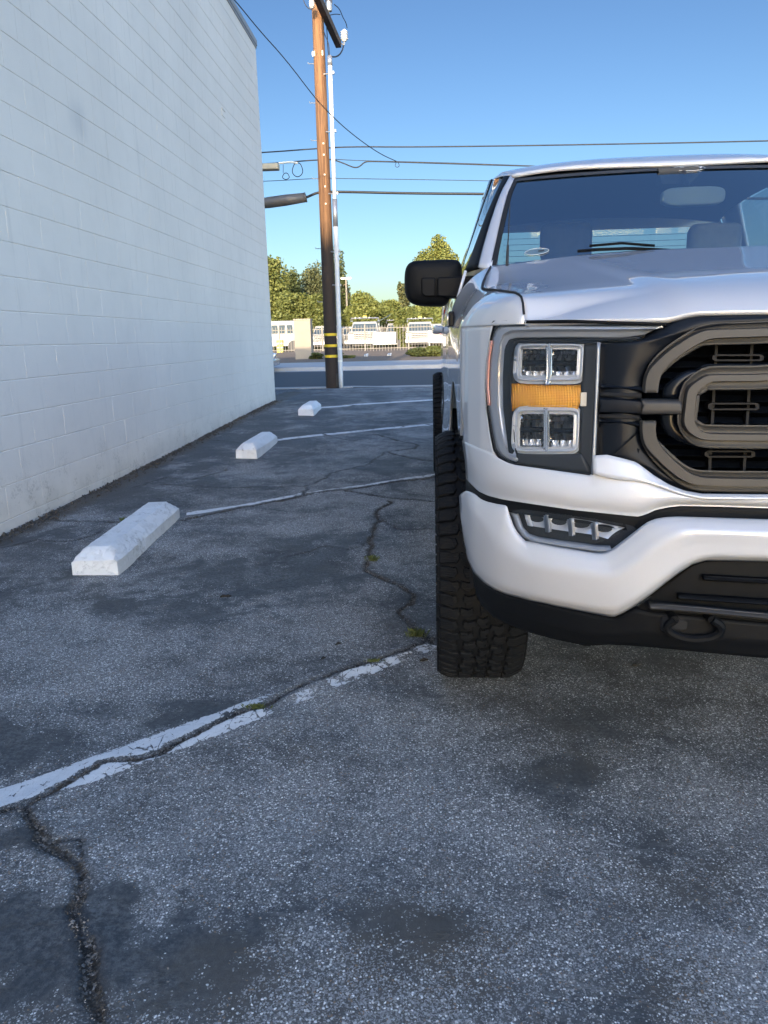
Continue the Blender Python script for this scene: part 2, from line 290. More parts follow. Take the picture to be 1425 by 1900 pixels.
# ------------------------------------------------------------------ object helpers
def mesh_obj(name, verts, faces, mat, parent=None, smooth=False, loc=(0, 0, 0)):
    me = bpy.data.meshes.new(name); me.from_pydata([tuple(v) for v in verts], [], [tuple(f) for f in faces]); me.update()
    if mat: me.materials.append(MAT[mat] if isinstance(mat, str) else mat)
    if smooth: me.shade_smooth()
    o = bpy.data.objects.new(name, me); COL.objects.link(o)
    if parent is not None:
        o.parent = parent
        r = parent
        off = Vector((0, 0, 0))
        while r is not None: off += r.location; r = r.parent
        o.location = Vector(loc) - off if loc == (0, 0, 0) else Vector(loc)
    else: o.location = loc
    return o
def empty(name, loc, label, cat, group=None, rz=0):
    o = bpy.data.objects.new(name, None); COL.objects.link(o); o.location = loc; o.rotation_euler = (0, 0, rz); o.empty_display_size = 0.2
    return tag(o, label, cat, group)
def tag(o, label, cat, group=None, kind=None):
    if label: o["label"] = label
    if cat: o["category"] = cat
    if group: o["group"] = group
    if kind: o["kind"] = kind
    return o
def struct(o, label=None):
    o["kind"] = "structure"
    if label: o["label"] = label
    return o
def smooth_angle(o, deg=35):
    me = o.data; me.shade_smooth()
    try: me.set_sharp_from_angle(angle=math.radians(deg))
    except Exception: pass
    return o
def solid(o, th, off=1.0):
    m = o.modifiers.new("thick", 'SOLIDIFY'); m.thickness = th; m.offset = off; return o
def bevel(o, w, seg=2, ang=40):
    m = o.modifiers.new("bevel", 'BEVEL'); m.width = w; m.segments = seg; m.limit_method = 'ANGLE'; m.angle_limit = math.radians(ang); m.harden_normals = False; return o
class MB:
    def __init__(s): s.v = []; s.f = []
    def add(s, V, Fc):
        k = len(s.v); s.v += [tuple(v) for v in V]; s.f += [tuple(i + k for i in f) for f in Fc]; return s
    def box(s, x0, x1, y0, y1, z0, z1):
        return s.add([(x0, y0, z0), (x1, y0, z0), (x1, y1, z0), (x0, y1, z0), (x0, y0, z1), (x1, y0, z1), (x1, y1, z1), (x0, y1, z1)],
                     [(0, 3, 2, 1), (4, 5, 6, 7), (0, 1, 5, 4), (1, 2, 6, 5), (2, 3, 7, 6), (3, 0, 4, 7)])
    def prism(s, poly, axis, a, b):
        n = len(poly)
        def P(p, t):
            return (t, p[0], p[1]) if axis == 'X' else ((p[0], t, p[1]) if axis == 'Y' else (p[0], p[1], t))
        V = [P(p, a) for p in poly] + [P(p, b) for p in poly]
        Fc = [tuple(range(n))[::-1], tuple(range(n, 2 * n))] + [(i, (i + 1) % n, (i + 1) % n + n, i + n) for i in range(n)]
        return s.add(V, Fc)
    def tube(s, pts, r, seg=8, caps=True):
        pts = [Vector(p) for p in pts]; n = len(pts); rr = r if hasattr(r, '__len__') else [r] * n
        V = []; prev = None
        for i, p in enumerate(pts):
            d = (pts[min(i + 1, n - 1)] - pts[max(i - 1, 0)]).normalized()
            a = prev - d * prev.dot(d) if prev is not None else (Vector((0, 0, 1)).cross(d) if abs(d.z) < 0.9 else Vector((1, 0, 0)).cross(d))
            a.normalize(); prev = a; b = d.cross(a)
            for k in range(seg):
                t = 2 * PI * k / seg; V.append(p + (a * math.cos(t) + b * math.sin(t)) * rr[i])
        Fc = [(i * seg + k, i * seg + (k + 1) % seg, (i + 1) * seg + (k + 1) % seg, (i + 1) * seg + k) for i in range(n - 1) for k in range(seg)]
        if caps: Fc += [tuple(range(seg))[::-1], tuple(range((n - 1) * seg, n * seg))]
        return s.add(V, Fc)
    def lathe(s, prof, c, axis='X', seg=48, a0=0, a1=2 * PI):
        # prof: (r, t) pairs; axis X: t along X
        full = abs(a1 - a0 - 2 * PI) < 1e-6; m = seg if full else seg + 1; V = []
        for k in range(m):
            a = a0 + (a1 - a0) * k / seg; ca, sa = math.cos(a), math.sin(a)
            for r, t in prof:
                if axis == 'X': V.append((c[0] + t, c[1] + r * ca, c[2] + r * sa))
                elif axis == 'Z': V.append((c[0] + r * ca, c[1] + r * sa, c[2] + t))
                else: V.append((c[0] + r * ca, c[1] + t, c[2] + r * sa))
        n = len(prof); Fc = []
        for k in range(seg):
            k2 = (k + 1) % m
            for i in range(n - 1): Fc.append((k * n + i, k * n + i + 1, k2 * n + i + 1, k2 * n + i))
        return s.add(V, Fc)
    def mirror(s, xc):
        k = len(s.v); s.v += [(2 * xc - x, y, z) for x, y, z in s.v]; s.f += [tuple(i + k for i in f)[::-1] for f in s.f]; return s
    def build(s, name, mat, parent=None, smooth=False, loc=(0, 0, 0)):
        return mesh_obj(name, s.v, s.f, mat, parent, smooth, loc)
def copy_tree(o, parent=None):
    c = o.copy(); COL.objects.link(c); c.parent = parent
    for ch in o.children: copy_tree(ch, c)
    return c
def resample(P, n):
    P = np.asarray(P, float); d = np.r_[0, np.cumsum(np.linalg.norm(np.diff(P, axis=0), axis=1))]
    t = np.linspace(0, d[-1], n); return np.stack([np.interp(t, d, P[:, i]) for i in range(P.shape[1])], 1)
def chaikin(P, k=2, closed=False):
    P = np.asarray(P, float)
    for _ in range(k):
        if closed: A = P; B = np.roll(P, -1, 0); Q = np.empty((2 * len(P), P.shape[1])); Q[0::2] = .75 * A + .25 * B; Q[1::2] = .25 * A + .75 * B; P = Q
        else:
            A = P[:-1]; B = P[1:]; Q = np.empty((2 * len(A) + 2, P.shape[1])); Q[0] = P[0]; Q[-1] = P[-1]; Q[1:-1:2] = .75 * A + .25 * B; Q[2:-1:2] = .25 * A + .75 * B; P = Q
    return P

# ------------------------------------------------------------------ the lot
def poly_px(L): return np.array([gnd(*p) for p in L])
cracks = [  # (pixel polyline, half width)
    ([(-160, 1560), (0, 1508), (50, 1492), (100, 1466), (140, 1440), (190, 1412), (262, 1405), (300, 1393), (345, 1370), (400, 1345), (450, 1322), (490, 1312), (530, 1290), (600, 1262), (650, 1240), (720, 1215), (780, 1192), (820, 1178)], 0.0045),
    ([(50, 1492), (62, 1530), (85, 1565), (122, 1588), (150, 1620), (142, 1660), (128, 1690), (140, 1730), (158, 1775), (160, 1840), (178, 1900), (190, 2100)], 0.0105),
    ([(85, 1562), (148, 1548), (152, 1590), (150, 1620)], 0.002),
    ([(720, 930), (700, 965), (690, 1000), (683, 1050), (710, 1070), (745, 1080), (770, 1105), (750, 1140), (760, 1170), (778, 1190)], 0.009),
    ([(340, 966), (450, 942), (520, 930), (560, 921), (640, 908), (700, 900), (800, 886), (840, 880)], 0.012),
    ([(640, 908), (665, 914), (720, 924), (830, 933)], 0.012),
    ([(690, 806), (740, 817), (775, 825), (768, 833), (712, 838), (760, 852), (830, 862)], 0.012),
    ([(360, 772), (470, 779), (620, 777), (700, 781), (815, 790)], 0.008),
    ([(95, 962), (150, 967), (240, 970)], 0.008),
    ([(300, 900), (420, 907), (560, 904)], 0.004),
    ([(560, 735), (600, 728), (700, 722), (820, 721)], 0.012),
    ([(520, 815), (450, 822), (370, 815)], 0.006),
    ([(0, 1018), (70, 1004), (130, 1008), (180, 990)], 0.003), ([(560, 918), (610, 880), (680, 862), (712, 838)], 0.003), ([(690, 1000), (650, 1016), (600, 1012), (540, 1030)], 0.002),
    ([(600, 806), (650, 818), (700, 812), (740, 818)], 0.004), ([(430, 760), (520, 752), (600, 748), (700, 756)], 0.005),
    ([(250, 905), (310, 885), (360, 890), (430, 870)], 0.003), ([(700, 965), (750, 985), (815, 980)], 0.002),
]
CR = [(poly_px(L), w) for L, w in cracks]
def wiggle(P, amp=0.012, seed=0):
    r = np.random.default_rng(seed); L = np.linalg.norm(np.diff(P, axis=0), axis=1).sum(); n = max(8, int(L / 0.03)); Q = resample(P, n)
    w = np.zeros((n, 2))
    for sc_, a in ((8, 1.0), (3, 0.7), (1, 0.4)):
        k = max(2, n // sc_); w += np.stack([np.interp(np.linspace(0, 1, n), np.linspace(0, 1, k), r.normal(0, a * amp, k)) for _ in range(2)], 1)
    w[0] *= 0.2; return Q + w
CRW = [(wiggle(P, 0.007 if P[:, 1].mean() < 3 else 0.014, i), w) for i, (P, w) in enumerate(CR)]
def seg_dist(X, Y, P):
    best = np.full(X.shape, 9.0)
    lo = P.min(0) - 0.25; hi = P.max(0) + 0.25; m = (X > lo[0]) & (X < hi[0]) & (Y > lo[1]) & (Y < hi[1])
    if not m.any(): return best
    x = X[m]; y = Y[m]; b = np.full(x.shape, 9.0)
    for i in range(len(P) - 1):
        a = P[i]; d = P[i + 1] - a; L2 = (d * d).sum() + 1e-12
        near = (np.abs(x - a[0]) < 0.3 + abs(d[0])) & (np.abs(y - a[1]) < 0.3 + abs(d[1]))
        if not near.any(): continue
        xx = x[near] - a[0]; yy = y[near] - a[1]; t = np.clip((xx * d[0] + yy * d[1]) / L2, 0, 1)
        b[near] = np.minimum(b[near], np.hypot(xx - t * d[0], yy - t * d[1]))
    best[m] = b; return best
def vnoise(X, Y, sc, seed):
    r = np.random.default_rng(seed); N = 64; g = r.random((N, N)); x = X * sc; y = Y * sc
    xi = np.floor(x).astype(int); yi = np.floor(y).astype(int); fx = x - xi; fy = y - yi; fx = fx * fx * (3 - 2 * fx); fy = fy * fy * (3 - 2 * fy)
    a = g[xi % N, yi % N]; b = g[(xi + 1) % N, yi % N]; c = g[xi % N, (yi + 1) % N]; d = g[(xi + 1) % N, (yi + 1) % N]
    return (a * (1 - fx) + b * fx) * (1 - fy) + (c * (1 - fx) + d * fx) * fy
def crack_field(X, Y):
    f = np.full(X.shape, 1.0); wv_ = 0.35 + 1.2 * vnoise(X, Y, 16, 71)
    for P, w in CRW: f = np.minimum(f, seg_dist(X, Y, P) - w * wv_)
    return np.minimum(f, 0.2)
blobs_ = 0
blobs = [  # dark sealed patches: pixel centre, world half sizes, strength
    (430, 1075, 0.65, 0.33, 0.62), (560, 1010, 0.5, 0.3, 0.55), (330, 1130, 0.3, 0.2, 0.5), (60, 1050, 0.28, 0.5, 0.55), (200, 905, 0.5, 0.9, 0.6), (450, 905, 0.4, 0.3, 0.3),
    (60, 1380, 0.30, 0.10, 0.55), (300, 1320, 0.35, 0.06, 0.45), (100, 1760, 0.20, 0.12, 0.9), (260, 1800, 0.16, 0.14, 0.5), (20, 1560, 0.12, 0.05, 0.7), (30, 1640, 0.05, 0.02, -0.3),
    (1010, 1440, 0.16, 0.08, 0.32), (660, 860, 0.7, 0.5, 0.35), (520, 790, 1.0, 1.3, 0.45), (400, 830, 0.5, 1.2, 0.5), (600, 740, 1.6, 1.5, 0.35), (820, 1600, 0.25, 0.12, 0.15), (640, 1500, 0.3, 0.15, -0.18),
    (860, 1330, 0.3, 0.12, 0.1), (1100, 1250, 0.7, 0.5, 0.1), (380, 1480, 0.25, 0.12, -0.12), (150, 1230, 0.45, 0.3, -0.22), (560, 1180, 0.4, 0.25, -0.12), (1330, 1600, 0.2, 0.12, 0.2), (700, 1690, 0.12, 0.05, 0.2), (640, 1800, 0.15, 0.05, 0.15)]
dusts = [(600, 1860, 0.35, 0.09, 0.65), (780, 1720, 0.16, 0.06, 0.4), (1250, 1640, 0.13, 0.06, 0.6), (1290, 1860, 0.14, 0.09, 0.6), (1000, 1600, 0.05, 0.03, 0.55), (780, 1025, 0.22, 0.22, 0.45), (600, 1055, 0.10, 0.08, 0.3), (1150, 1300, 0.9, 0.35, 0.35), (870, 1780, 0.2, 0.08, 0.4), (1210, 1220, 0.9, 0.5, 0.25)]
def blob_field(X, Y, L, seed):
    f = np.zeros(X.shape); wn_ = (vnoise(X, Y, 5, seed) - .5) * 1.3 + (vnoise(X, Y, 14, seed + 1) - .5) * 0.9 + (vnoise(X, Y, 40, seed + 2) - .5) * 0.6
    for px, py, a, b, s_ in L:
        cx, cy = gnd(px, py); r = np.hypot((X - cx) / a, (Y - cy) / b) + wn_; t = np.clip((1.55 - r) / 1.2, 0, 1); f += s_ * t * t * (3 - 2 * t)
    return f
def ground_patch(name, xs, ys, mat):
    X, Y = np.meshgrid(xs, ys); X = X.ravel(); Y = Y.ravel(); Z = G(X, Y).copy()
    ck = crack_field(X, Y); t = np.clip((0.004 - ck) / 0.012, 0, 1); fade = np.clip((X - xs[0]) / .05, 0, 1) * np.clip((xs[-1] - X) / .05, 0, 1) * np.clip((Y - ys[0]) / .05, 0, 1) * np.clip((ys[-1] - Y) / .1, 0, 1)
    Z -= 0.011 * t * fade - 0.006 * t * vnoise(X, Y, 90, 9) * fade
    lip = np.exp(-((ck - 0.02) / 0.02) ** 2) * 0.003; Z += lip * fade
    Z += ((vnoise(X, Y, 2.0, 5) - .5) * 0.012 + (vnoise(X, Y, 9, 6) - .5) * 0.003) * fade
    nx, ny = len(xs), len(ys); idx = np.arange(nx * ny).reshape(ny, nx)
    Fc = np.stack([idx[:-1, :-1], idx[:-1, 1:], idx[1:, 1:], idx[1:, :-1]], -1).reshape(-1, 4)
    me = bpy.data.meshes.new(name); me.vertices.add(nx * ny); me.vertices.foreach_set("co", np.stack([X, Y, Z], 1).astype(np.float32).ravel())
    me.loops.add(Fc.size); me.loops.foreach_set("vertex_index", Fc.ravel().astype(np.int32)); me.polygons.add(len(Fc)); me.polygons.foreach_set("loop_start", (np.arange(len(Fc)) * 4).astype(np.int32))
    me.update(calc_edges=True); me.validate(); me.shade_smooth()
    seal = 0.12 + blob_field(X, Y, blobs, 20) + 0.22 * np.clip((Y - 4) / 4, 0, 1)
    dust = np.clip(blob_field(X, Y, dusts, 30), 0, 0.9)
    ws = np.clip((-2.53 + 0.16 + 0.10 * vnoise(X, Y, 4, 44) - X) / 0.10, 0, 1)
    for nm, arr in (("crack", ck), ("seal", seal), ("dust", dust), ("wallside", ws)):
        a = me.attributes.new(nm, 'FLOAT', 'POINT'); a.data.foreach_set("value", arr.astype(np.float32))
    me.materials.append(MAT[mat]); o = bpy.data.objects.new(name, me); COL.objects.link(o); return o
ys = [0.55]
while ys[-1] < 14.0: ys.append(ys[-1] + max(0.008, 0.0048 * ys[-1]))
ys = np.array(ys); xs = np.r_[np.arange(-2.75, -1.2, 0.012), np.arange(-1.2, 1.0, 0.009), np.arange(1.0, 3.3, 0.02)]
lot = struct(ground_patch("parking_lot", xs, ys, "lot_asphalt"))
def sheet(name, x0, x1, ysl, mat, zf=None):
    V = []; Fc = []
    xc_ = sorted({x0, x1} | {q for q in (-2.3, 5.7) if x0 < q < x1}); n_ = len(xc_)
    for y in ysl: V += [(x, y, float(G(x, y)) - .002) for x in xc_]
    for i in range(len(ysl) - 1):
        for j in range(n_ - 1): Fc.append((n_ * i + j, n_ * i + j + 1, n_ * i + n_ + j + 1, n_ * i + n_ + j))
    return struct(mesh_obj(name, V, Fc, mat, smooth=True))
yl = list(np.linspace(0.55, ys[-1], 60))
sheet("lot_pavement", xs[-1], 40, yl, "lot_asphalt_plain"); sheet("lot_pavement", -40, 40, [-40, -12, 0, 0.55], "lot_asphalt_plain"); sheet("lot_pavement", -40, -2.75, yl, "lot_asphalt_plain")
sheet("lot_pavement", -40, 40, [ys[-1], 14.3, 14.9], "lot_asphalt_plain")

# painted stall lines: thin worn sheets that follow the ground
def line_strip(name, Ppx_a, Ppx_b, label, worn):
    A = chaikin(poly_px(Ppx_a), 1); B = chaikin(poly_px(Ppx_b), 1); L = np.linalg.norm(A[-1] - A[0]); n = int(L / 0.012) + 2; m = 10
    A = resample(A, n); B = resample(B, n); V = []; T = []; E_ = []
    for j in range(m + 1):
        t = j / m; V.append(A * (1 - t) + B * t); w_ = np.linalg.norm(A - B, axis=1); E_.append(np.minimum(t, 1 - t) * w_); T.append(np.linspace(0, 1, n))
    V = np.array(V); E_ = np.array(E_).ravel(); T = np.array(T).ravel(); X = V[:, :, 0].ravel(); Y = V[:, :, 1].ravel(); ck = crack_field(X, Y)
    Z = G(X, Y) + ((vnoise(X, Y, 2.0, 5) - .5) * 0.012 + (vnoise(X, Y, 9, 6) - .5) * 0.003) + np.exp(-((ck - 0.02) / 0.02) ** 2) * 0.003 + 0.0022
    idx = np.arange(n * (m + 1)).reshape(m + 1, n); Fc = np.stack([idx[:-1, :-1], idx[1:, :-1], idx[1:, 1:], idx[:-1, 1:]], -1).reshape(-1, 4)
    o = mesh_obj(name, np.stack([X, Y, Z], 1), Fc.tolist(), "line_paint", smooth=True); me = o.data
    if me.polygons[0].normal.z < 0: me.flip_normals()
    wv = np.interp(T, [w[0] for w in worn], [w[1] for w in worn])
    for nm, arr in (("edge", E_), ("crack", ck), ("wornness", wv)):
        a = me.attributes.new(nm, 'FLOAT', 'POINT'); a.data.foreach_set("value", np.asarray(arr, np.float32))
    return struct(o, label)
line_strip("parking_line", [(-200, 1524), (0, 1466), (167, 1405), (465, 1301), (600, 1258), (740, 1208), (850, 1171)], [(-200, 1560), (0, 1500), (140, 1462), (255, 1424), (480, 1340), (620, 1283), (740, 1232), (850, 1190)],
           "worn white stall line nearest the camera", [(0, 0.06), (0.2, 0.14), (0.33, 0.3), (0.45, 0.22), (0.52, 0.3), (0.55, 0.7), (0.63, 0.6), (0.72, 0.48), (0.85, 0.55), (0.93, .42), (1, 0.3)])
line_strip("parking_line", [(346, 951), (470, 933), (560, 916), (650, 902), (840, 874)], [(346, 957), (470, 939), (560, 922), (650, 907), (840, 879)], "broken white stall line from the nearest wheel stop", [(0, 0.15), (0.35, 0.3), (0.45, 0.42), (0.7, 0.28), (1, 0.35)])
line_strip("parking_line", [(514, 815), (640, 801), (805, 786), (900, 779)], [(514, 818.5), (640, 804.5), (805, 789), (900, 782)], "white stall line from the second wheel stop", [(0, 0.2), (.4, .32), (1, 0.3)])
line_strip("parking_line", [(596, 755), (700, 747), (900, 735)], [(596, 757.5), (700, 749.5), (900, 737)], "white stall line from the farthest wheel stop", [(0, 0.2), (.5, .3), (1, 0.3)])

# stones and grit in the cracks (stuff), leaf litter along the wall
def scatter(name, pts, sizes, mat, label, seed=3):
    r = np.random.default_rng(seed); B = np.array([(1, 0, 0), (-1, 0, 0), (0, 1, 0), (0, -1, 0), (0, 0, 1), (0, 0, -1)], float); Fb = np.array([(0, 2, 4), (2, 1, 4), (1, 3, 4), (3, 0, 4), (2, 0, 5), (1, 2, 5), (3, 1, 5), (0, 3, 5)])
    V = []; Fc = []
    for i, (p, sz) in enumerate(zip(pts, sizes)):
        q = B * (sz * r.uniform(0.55, 1.2, (6, 1))) * np.array([1, r.uniform(0.5, 1), r.uniform(0.35, 0.8)]); a = r.uniform(0, 2 * PI); c, s_ = math.cos(a), math.sin(a)
        q = np.stack([q[:, 0] * c - q[:, 1] * s_, q[:, 0] * s_ + q[:, 1] * c, q[:, 2]], 1) + np.array(p); V.append(q); Fc.append(Fb + 6 * i)
    o = mesh_obj(name, np.concatenate(V), np.concatenate(Fc).tolist(), mat); return tag(o, label, None, None, "stuff")
r = np.random.default_rng(8); pts = []; sz = []
for (P, w), dens in zip(CRW, [1500, 3800, 100, 500, 220, 100, 60, 0, 60] + [0] * 40):
    if not dens: continue
    L = np.linalg.norm(np.diff(P, axis=0), axis=1).sum(); n = int(dens * L); Q = resample(P, 400)
    for k in range(n):
        q = Q[r.integers(0, 400)] + r.normal(0, w * 0.55 + 0.0015, 2); s_ = abs(r.normal(0.0006, 0.0013)) + 0.0006 + (0.0015 if P[:, 1].mean() > 3 else 0)
        inside = (crack_field(np.array([q[0]]), np.array([q[1]]))[0] < 0); pts.append((q[0], q[1], float(G(q[0], q[1])) - (0.011 if inside else 0.0) + r.uniform(0, 0.003))); sz.append(s_)
half = len(pts) // 2; order = r.permutation(len(pts))
scatter("crack_gravel", [pts[i] for i in order[:half]], [sz[i] for i in order[:half]], "gravel_mix", "pale grit and small stones lying in the asphalt cracks", 1)
scatter("crack_debris", [pts[i] for i in order[half:]], [sz[i] for i in order[half:]], "grit_dark", "dark soil and leaf crumbs lying in the asphalt cracks", 2)
pts = []; sz = []
for k in range(5200):
    y = r.uniform(3.2, 12.0); x = -2.53 + abs(r.normal(0.012, 0.055)) ; cl = 0.5 + 0.5 * math.sin(y * 2.3) * math.sin(y * 5.1 + 1)
    if r.random() > 0.35 + 0.65 * cl: continue
    pts.append((x, y, float(gz(y)) + r.uniform(0.0, 0.012))); sz.append(abs(r.normal(0.004, 0.005)) + 0.0025)
scatter("leaf_litter", pts, sz, "grit_dark", "brown leaf litter and grit along the foot of the white block wall", 4)
pts = [(*gnd(r.uniform(250, 1425), r.uniform(1000, 1890)), ) for _ in range(150)]
scatter("loose_stones", [(p[0], p[1], float(G(p[0], p[1])) + .001) for p in pts], [abs(r.normal(0.0016, 0.001)) + 0.001 for _ in pts], "gravel_mix", "loose pale stones scattered over the worn asphalt", 5)
for k, (x, y, a) in enumerate([(423, 1107, .1), (628, 1196, .8), (787, 1226, .4), (1180, 1236, .2), (600, 1223, 1), (415, 1107, .6)]):
    g_ = gnd(x, y); gq = float(G(*g_)); m = MB(); c_, s_ = math.cos(a), math.sin(a); L_ = 0.016
    m.tube([(g_[0] - c_ * L_, g_[1] - s_ * L_, gq + .003), (g_[0], g_[1], gq + .006), (g_[0] + c_ * L_, g_[1] + s_ * L_ * .6, gq + .003)], [.003, .006, .002], 6)
    o = m.build("bark_chip", "twig"); tag(o, ["dark bark chip on the smooth dark patch right of the nearest wheel stop", "dark bark chip in the middle of the asphalt left of the winding crack", "dark chip near the patchy end of the nearest white line", "dark chip under the pickup's front valance", "dark chip just above the nearest crack, left of the tyre", "small dark chip touching the one right of the nearest wheel stop"][k], "bark chip", "dark chips scattered on the asphalt")

# weeds growing in the cracks
def weed(px, py, rad, n, label, hgt=0.02):
    cx, cy = gnd(px, py); z = float(G(cx, cy)) - 0.004; V = []; Fc = []
    for i in range(n):
        a = random.uniform(0, 2 * PI); rr = rad * abs(random.gauss(0, .6)); x = cx + rr * math.cos(a) * 1.5; y = cy + rr * math.sin(a) * 0.5; h = hgt * random.uniform(.4, 1.2); l = random.uniform(0, 2 * PI); dx, dy = math.cos(l) * h * .7, math.sin(l) * h * .7; w = 0.0007
        k = len(V); V += [(x - w * math.sin(l), y + w * math.cos(l), z), (x + w * math.sin(l), y - w * math.cos(l), z), (x + dx * .5 + w * math.sin(l), y + dy * .5, z + h * .8), (x + dx, y + dy, z + h)]; Fc += [(k, k + 1, k + 2), (k, k + 2, k + 3)]
    o = mesh_obj("weed_tuft", V, Fc, "weed_green"); tag(o, label, "weed", "weeds growing in the asphalt cracks")
weed(475, 1316, 0.022, 260, "low green weed beside the end of the nearest white line")
weed(693, 1228, 0.02, 220, "flat green weed in the crack where the nearest line turns patchy", 0.015)
weed(773, 1181, 0.02, 160, "yellowish grass tuft in the crack close to the front tyre", 0.035)
weed(233, 968, 0.03, 120, "green weed behind the nearest concrete wheel stop", 0.03)
weed(692, 1040, 0.02, 90, "dry weed in the middle of the winding crack", 0.03)

# concrete wheel stops
def wheel_stop(base_l, base_r, base_far, h, label):
    a = Vector((*gnd(*base_l), 0)); b = Vector((*gnd(*base_r), 0)); c = Vector((*gnd(*base_far), 0))
    ax = (c - b).normalized(); L = (c - b).length; side = Vector((-ax.y, ax.x, 0)); w = min(.25, max(.2, (b - a).length * 1.02))
    z0 = float(G((b + c).x / 2, (b + c).y / 2)) - 0.02; org = b + side * 0; st = empty("wheel_stop", (org.x, org.y, z0), label, "wheel stop", "painted concrete wheel stops along the wall")
    sec = [(0, 0), (0.002, h * .52), (0.018, h * .70), (0.046, h * .90), (0.062, h), (w - .062, h), (w - .046, h * .90), (w - .018, h * .70), (w - .002, h * .52), (w, 0)]; V = []; n = 46; k = len(sec)
    for i in range(n + 1):
        t = i / n * L; e = min(t, L - t); e = min(1, e / 0.10)
        for (u, v) in sec:
            uu = w / 2 + (u - w / 2) * (0.95 + 0.05 * e); vv = min(v, 0.02 + h * (0.42 + 0.58 * e)) if v > 0 else v
            jit = 0.0018; p = org + ax * t + side * uu; V.append((p.x - org.x + random.uniform(-jit, jit), p.y - org.y + random.uniform(-jit, jit), vv + .02 + (random.uniform(-jit, jit) if v > 0 else -.02)))
    Fc = [(i * k + j, i * k + j + 1, (i + 1) * k + j + 1, (i + 1) * k + j) for i in range(n) for j in range(k - 1)] + [tuple(range(k)), tuple(range(n * k, n * k + k))[::-1]]
    o = mesh_obj("concrete_bar", V, Fc, "stop_paint"); o.parent = st; o.location = (0, 0, 0); bm = bmesh.new(); bm.from_mesh(o.data); bmesh.ops.recalc_face_normals(bm, faces=bm.faces); bm.to_mesh(o.data); bm.free(); smooth_angle(o, 30)
wheel_stop((134, 1066), (222, 1066), (336, 960), 0.125, "long white wheel stop nearest the camera, chipped at its near corner")
wheel_stop((439, 850), (478, 851), (516, 820), 0.13, "middle white wheel stop of the row, grimy at its near end")
wheel_stop((556, 770), (583, 771), (597, 758), 0.13, "smallest and farthest white wheel stop, near the building corner")

# ------------------------------------------------------------------ the block wall building
WX = -2.53; BH, BL = 0.2032, 0.4064; YE = 12.10; NC = 26; ZT0 = CAM_H + 0.0105 - 6 * BH
wall = empty("block_building", (WX, YE, 0), "tall white painted block building filling the left side of the picture", "building")
def blockmesh():
    c = 0.003; d = 0.04; L = BL - 0.0004; H = BH - 0.004; e = 0.0009
    V = [(-d, 0, 0), (-d, L, 0), (-d, L, H), (-d, 0, H), (-e, 0, 0.0), (-e, L, 0.0), (-e, L, H), (-e, 0, H), (0, .0012, c), (0, L - .0012, c), (0, L - .0012, H - c), (0, .0012, H - c)]
    V[4] = (-.0025, 0, 0); V[5] = (-.0025, L, 0); V[6] = (-.0025, L, H); V[7] = (-.0025, 0, H)
    Fc = [(8, 9, 10, 11), (4, 5, 9, 8), (5, 6, 10, 9), (6, 7, 11, 10), (7, 4, 8, 11), (0, 1, 5, 4), (1, 2, 6, 5), (2, 3, 7, 6), (3, 0, 4, 7)]
    return V, Fc
BV, BF = blockmesh(); bme = None; slots = []
for ci in range(NC + 1):
    z = ZT0 + ci * BH
    if z > 5.25: break
    y = YE - (BL / 2 if ci % 2 else 0)
    while y > -14: y -= BL; slots.append((y, z))
slots = sorted(slots, key=lambda t: (0 if (t[0] + BL > 3.7) else 1, t[0] if t[0] + BL > 3.7 else -t[0]))
vis = [t for t in slots if t[0] + BL > 4.0][:300]; vs = set(vis); rest = [t for t in slots if t not in vs]
rb = random.Random(4)
def joint_tight(V):   # vertical joints are painted nearly flush
    return V
for (y, z) in vis:
    dx = rb.uniform(-.0004, .0003)
    if bme is None:
        o = mesh_obj("block", BV, BF, "wall_paint"); bme = o.data
    else: o = bpy.data.objects.new("block", bme); COL.objects.link(o)
    o.parent = wall; o.location = (dx, y - YE, z + 0.002)
m = MB()
for (y, z) in rest:
    dx = rb.uniform(-.0004, .0003); L_ = min(BL, YE - y)
    m.add([(v[0] + dx + WX, min(v[1] + y, YE), v[2] + z + .002) for v in BV], BF)
for ci in range(0, NC, 1):                                              # half blocks that close the corner
    z = ZT0 + ci * BH
    if ci % 2 and z < 5.25: m.add([(v[0] + WX, YE - BL / 2 + v[1] * .5, v[2] + z + .002) for v in BV], BF)
o = m.build("block_courses", "wall_paint", wall); o["kind"] = "stuff"
m = MB(); m.box(-22, WX - 0.0035, -16, YE - 0.002, -0.3, 5.34); m.build("mortar_wall", "mortar_paint", wall)
m = MB(); m.box(-22.1, WX + 0.02, -16, YE + 0.03, 5.345, 5.42); m.box(-22.1, WX + 0.012, -16, YE + 0.02, 5.31, 5.344); m.build("roof_edge_trim", "trim_metal", wall)
pv = atX(414, 207, WX); m = MB(); m.box(WX - .001, WX + .012, pv.y - .07, pv.y + .07, pv.z + .015, pv.z + .03); m.box(WX - .001, WX + .004, pv.y - .07, pv.y + .07, pv.z - .06, pv.z + .014); m.build("patch_plate", "wall_paint", wall)

